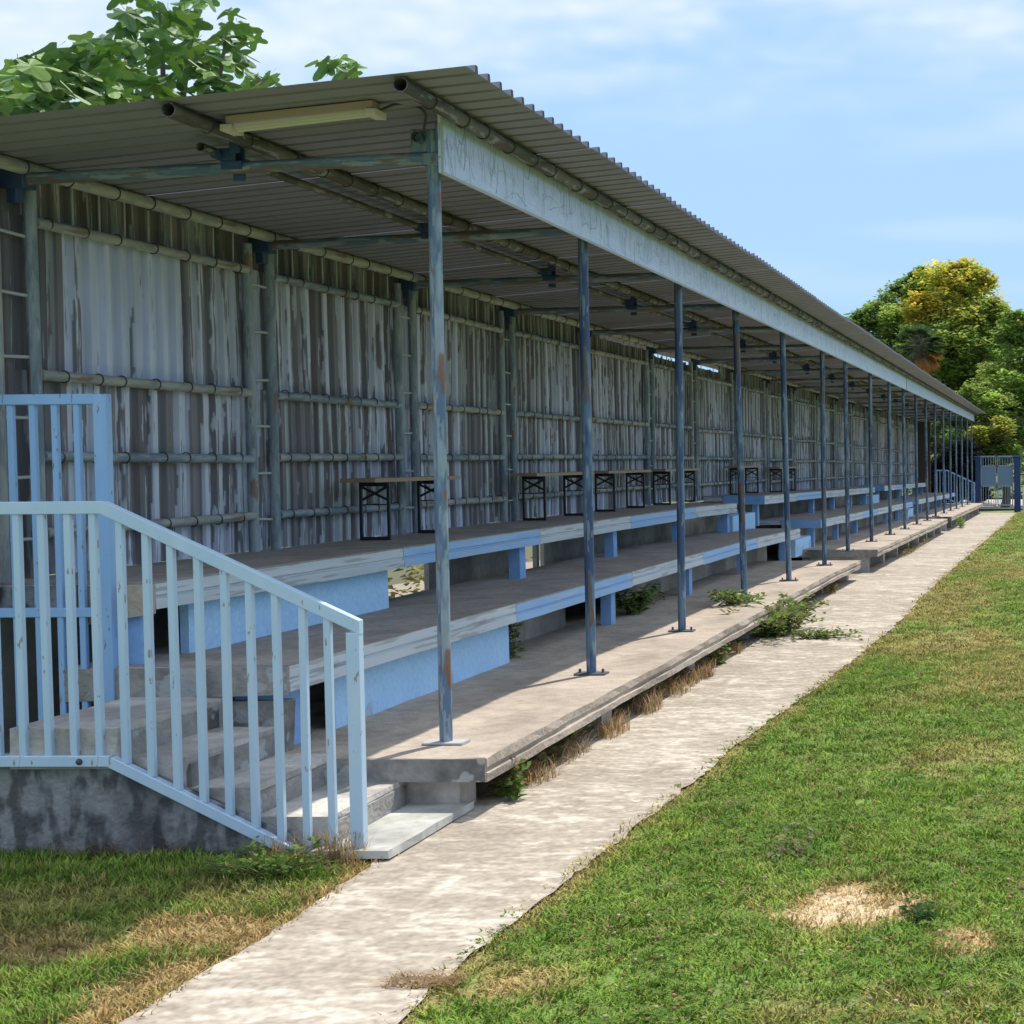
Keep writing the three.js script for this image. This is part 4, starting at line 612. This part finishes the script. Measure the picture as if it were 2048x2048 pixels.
function grass(name, label, areas, h) {
  const spots = [];
  for (const [x0, x1, z0, z1, dens, sc] of areas) { const n = Math.round((x1 - x0) * (z0 - z1) * dens); for (let k = 0; k < n; k++) { const x = rr(x0, x1), z = rr(z1, z0); if (x > pathL(z) + rr(-0.02, 0.04) && x < pathR(z) - rr(-0.01, 0.06)) continue; if (x < -2.4 && (z < -6.2 || x < -5.2)) continue; const d = dry(x, z); if (rnd() < clamp((d - 0.85) / 0.9) * 0.62) continue; spots.push([x, z, d, sc]); } }
  const m = new THREE.InstancedMesh(clump(9, h, 0.0026), grassMat, spots.length), o = new THREE.Object3D(), c = new THREE.Color();
  spots.forEach(([x, z, d, sc], i) => { o.position.set(x, gy(z) - 0.005, z); o.rotation.set(rr(-0.2, 0.2), rnd() * 6.283, rr(-0.2, 0.2)); const edge = x < -2.4 && z < -5.75 ? 1.3 : 1; const s = rr(0.6, 1.2) * (d > 0.7 ? 0.75 : 1) * edge; o.scale.set(sc * 1.1, s * (0.35 + 1.25 * fbm(x * 5, z * 5, 861, 3)), sc * 1.1); o.updateMatrix(); m.setMatrixAt(i, o.matrix); const t = vary(turf(x, z, clamp(fbm(x * 4, z * 4, 865, 2) * 1.6 - 0.3), d), 0.35); if (rnd() < 0.13) { t[0] = 0.24; t[1] = 0.19; t[2] = 0.09; } c.setRGB(t[0] * 1.15, t[1] * 1.15, t[2]); m.setColorAt(i, c); });
  m.name = name; m.castShadow = m.receiveShadow = true; stuff(m, label, 'grass'); scene.add(m);
}
grass('lawn_grass', 'short green and dry grass of the pitch beside the concrete path', [[-2.1, 0.6, -3.9, -7.5, 1400, 1], [-2.0, 1.0, -7.5, -13, 760, 1.25], [-1.9, 1.2, -13, -24, 340, 1.7], [-1.8, 2, -24, -57, 100, 2.6], [0.6, 4, -2, -13, 180, 2]], 0.042);
grass('verge_grass', 'rough half dry grass in front of the stair side wall', [[-5.2, -2.55, -3.9, -6.2, 1500, 1]], 0.055);
{ // clover and small flat weeds between the blades
  const L = new Leaves(); for (let k = 0; k < 4; k++) { const x = rr(-0.02, 0.02), z = rr(-0.02, 0.02), y = rr(0.012, 0.03); for (let j = 0; j < 3; j++) L.add(x, y, z, 0.011, 0.005, [1, 1, 1], 0.95, j * 2.09 + k); }
  const g = L.geo(), P = []; for (let i = 0; i < 3200; i++) { const x = rr(-2.0, 0.6), z = -3.9 - 9 * Math.pow(rnd(), 1.6); if (x < pathR(z) - 0.02) continue; if (fbm(x * 2.2, z * 2.2, 891, 3) < 0.53 || dry(x, z) > 0.8) continue; P.push([x, z]); }
  const m = new THREE.InstancedMesh(g, leafMat, P.length), o = new THREE.Object3D(), c = new THREE.Color();
  P.forEach(([x, z], i) => { o.position.set(x, rr(-0.004, 0.008), z); o.rotation.set(0, rnd() * 6.283, 0); const q = rr(0.8, 1.7); o.scale.set(q, q, q); o.updateMatrix(); m.setMatrixAt(i, o.matrix); c.setRGB(...vary(rnd() < 0.15 ? [0.26, 0.30, 0.12] : [0.15, 0.26, 0.04], 0.3)); m.setColorAt(i, c); });
  m.name = 'clover_leaves'; m.castShadow = m.receiveShadow = true; stuff(m, 'small clover leaves between the blades of the near turf', 'clover'); scene.add(m);
}
{ // clover heads gone brown, scattered in the near turf
  const n = 170, m = new THREE.InstancedMesh(new THREE.IcosahedronGeometry(0.006, 1), std({ roughness: 1 }), n), o = new THREE.Object3D(), c = new THREE.Color();
  for (let i = 0; i < n; i++) { let x, z; do { x = rr(-1.9, 0.3); z = rr(-6.0, -4.1); } while (rnd() > sstep(0.4, 0.6, fbm(x * 2.5, z * 2.5, 881, 2))); o.position.set(x, rr(0.03, 0.055), z); const s = rr(0.6, 1.3); o.scale.set(s, s * 0.9, s); o.updateMatrix(); m.setMatrixAt(i, o.matrix); const t = vary(rnd() < 0.6 ? [0.24, 0.14, 0.07] : [0.34, 0.28, 0.18], 0.3); c.setRGB(...t); m.setColorAt(i, c); }
  m.name = 'clover_heads'; m.castShadow = true; stuff(m, 'withered clover heads scattered in the near turf', 'clover'); scene.add(m);
}

// ------------------------------------------------------------------ far end: gate, pillars, wall, mast
{
  const gz = -57.6, g0 = gy(gz), A = (px, py) => at(px, py, 'z', gz);
  const xl = A(1961, 950).x, xr = A(2026, 950).x, xm = (xl + xr) / 2, yt = A(1995, 913).y, yb = A(1995, 1012).y, ym = A(1995, 972).y, yo = A(1995, 932).y;
  const gt = thing('blue_gate', 'light blue double metal gate at the end of the path', 'gate'); const gm = std({ color: lc(0.13, 0.22, 0.35), roughness: 0.5 }), gl = std({ color: lc(0.22, 0.30, 0.38), roughness: 0.5 });
  for (const [a, b] of [[xl, xm - 0.02], [xm + 0.02, xr]]) {
    const lf = mesh('leaf_frame', join([bar([a + 0.02, yb, gz], [a + 0.02, yt, gz], 0.04, 0.04), bar([b - 0.02, yb, gz], [b - 0.02, yt, gz], 0.04, 0.04), bar([a, yt, gz], [b, yt, gz], 0.05, 0.04), bar([a, yo, gz], [b, yo, gz], 0.04, 0.04), bar([a, ym, gz], [b, ym, gz], 0.05, 0.04), bar([a, yb + 0.03, gz], [b, yb + 0.03, gz], 0.05, 0.04)]), gl, gt);
    mesh('panel', muv(box(a + 0.03, b - 0.03, ym + 0.02, yo - 0.02, gz - 0.008, gz + 0.008)), gm, lf);
    for (let k = 1; k < 6; k++) { const x = lerp(a, b, k / 6); mesh('bar', bar([x, yb + 0.05, gz], [x, ym - 0.02, gz], 0.022, 0.02), gl, lf); mesh('bar', bar([x, yo + 0.02, gz], [x, yt - 0.02, gz], 0.022, 0.02), gl, lf); }
  }
  const pm = std({ color: lc(0.012, 0.035, 0.13), roughness: 0.6 });
  for (const [a, b, lab] of [[1951, 1959, 'dark blue gate pillar beside the hedge'], [2028, 2041, 'dark blue gate pillar on the lawn side of the gate']]) { const x0 = A(a, 950).x, x1 = A(b, 950).x; const p = thing('gate_pillar', lab, 'pillar', [(x0 + x1) / 2, g0, gz], 'gate pillars'); const w = (x1 - x0) / 2; mesh('shaft', muv(box(-w, w, -0.2, 2.1, -w, w, 0.01)), pm, p); mesh('cap', muv(box(-w - 0.03, w + 0.03, 2.1, 2.16, -w - 0.03, w + 0.03, 0.01)), pm, p); }
  const w0 = A(2043, 980).x; const lw = thing('white_wall', 'low whitewashed wall to the right of the gate pillar', 'wall', [w0, g0, gz - 1]); mesh('body', muv(box(0.02, 5, -0.2, 0.62, -0.12, 0.12)), std({ color: lc(0.68, 0.66, 0.63), roughness: 0.9 }), lw); mesh('coping', muv(box(0, 5.02, 0.62, 0.68, -0.15, 0.15)), std({ color: lc(0.6, 0.58, 0.55), roughness: 0.9 }), lw);
  // mast beside the pitch, out of frame; its shadow crosses the turf
  const ms = thing('lamp_mast', 'slim steel mast standing on the turf beside the pitch', 'mast', [0.62, gy(-21.4), -21.5]); mesh('pole', pipe([0, -0.3, 0], [0, 8.2, 0], 0.06, 12, false, 0.045), M.plate, ms); mesh('base_plate', muv(box(-0.15, 0.15, 0, 0.03, -0.15, 0.15)), M.plate, ms);
}

renderer.render(scene, camera);
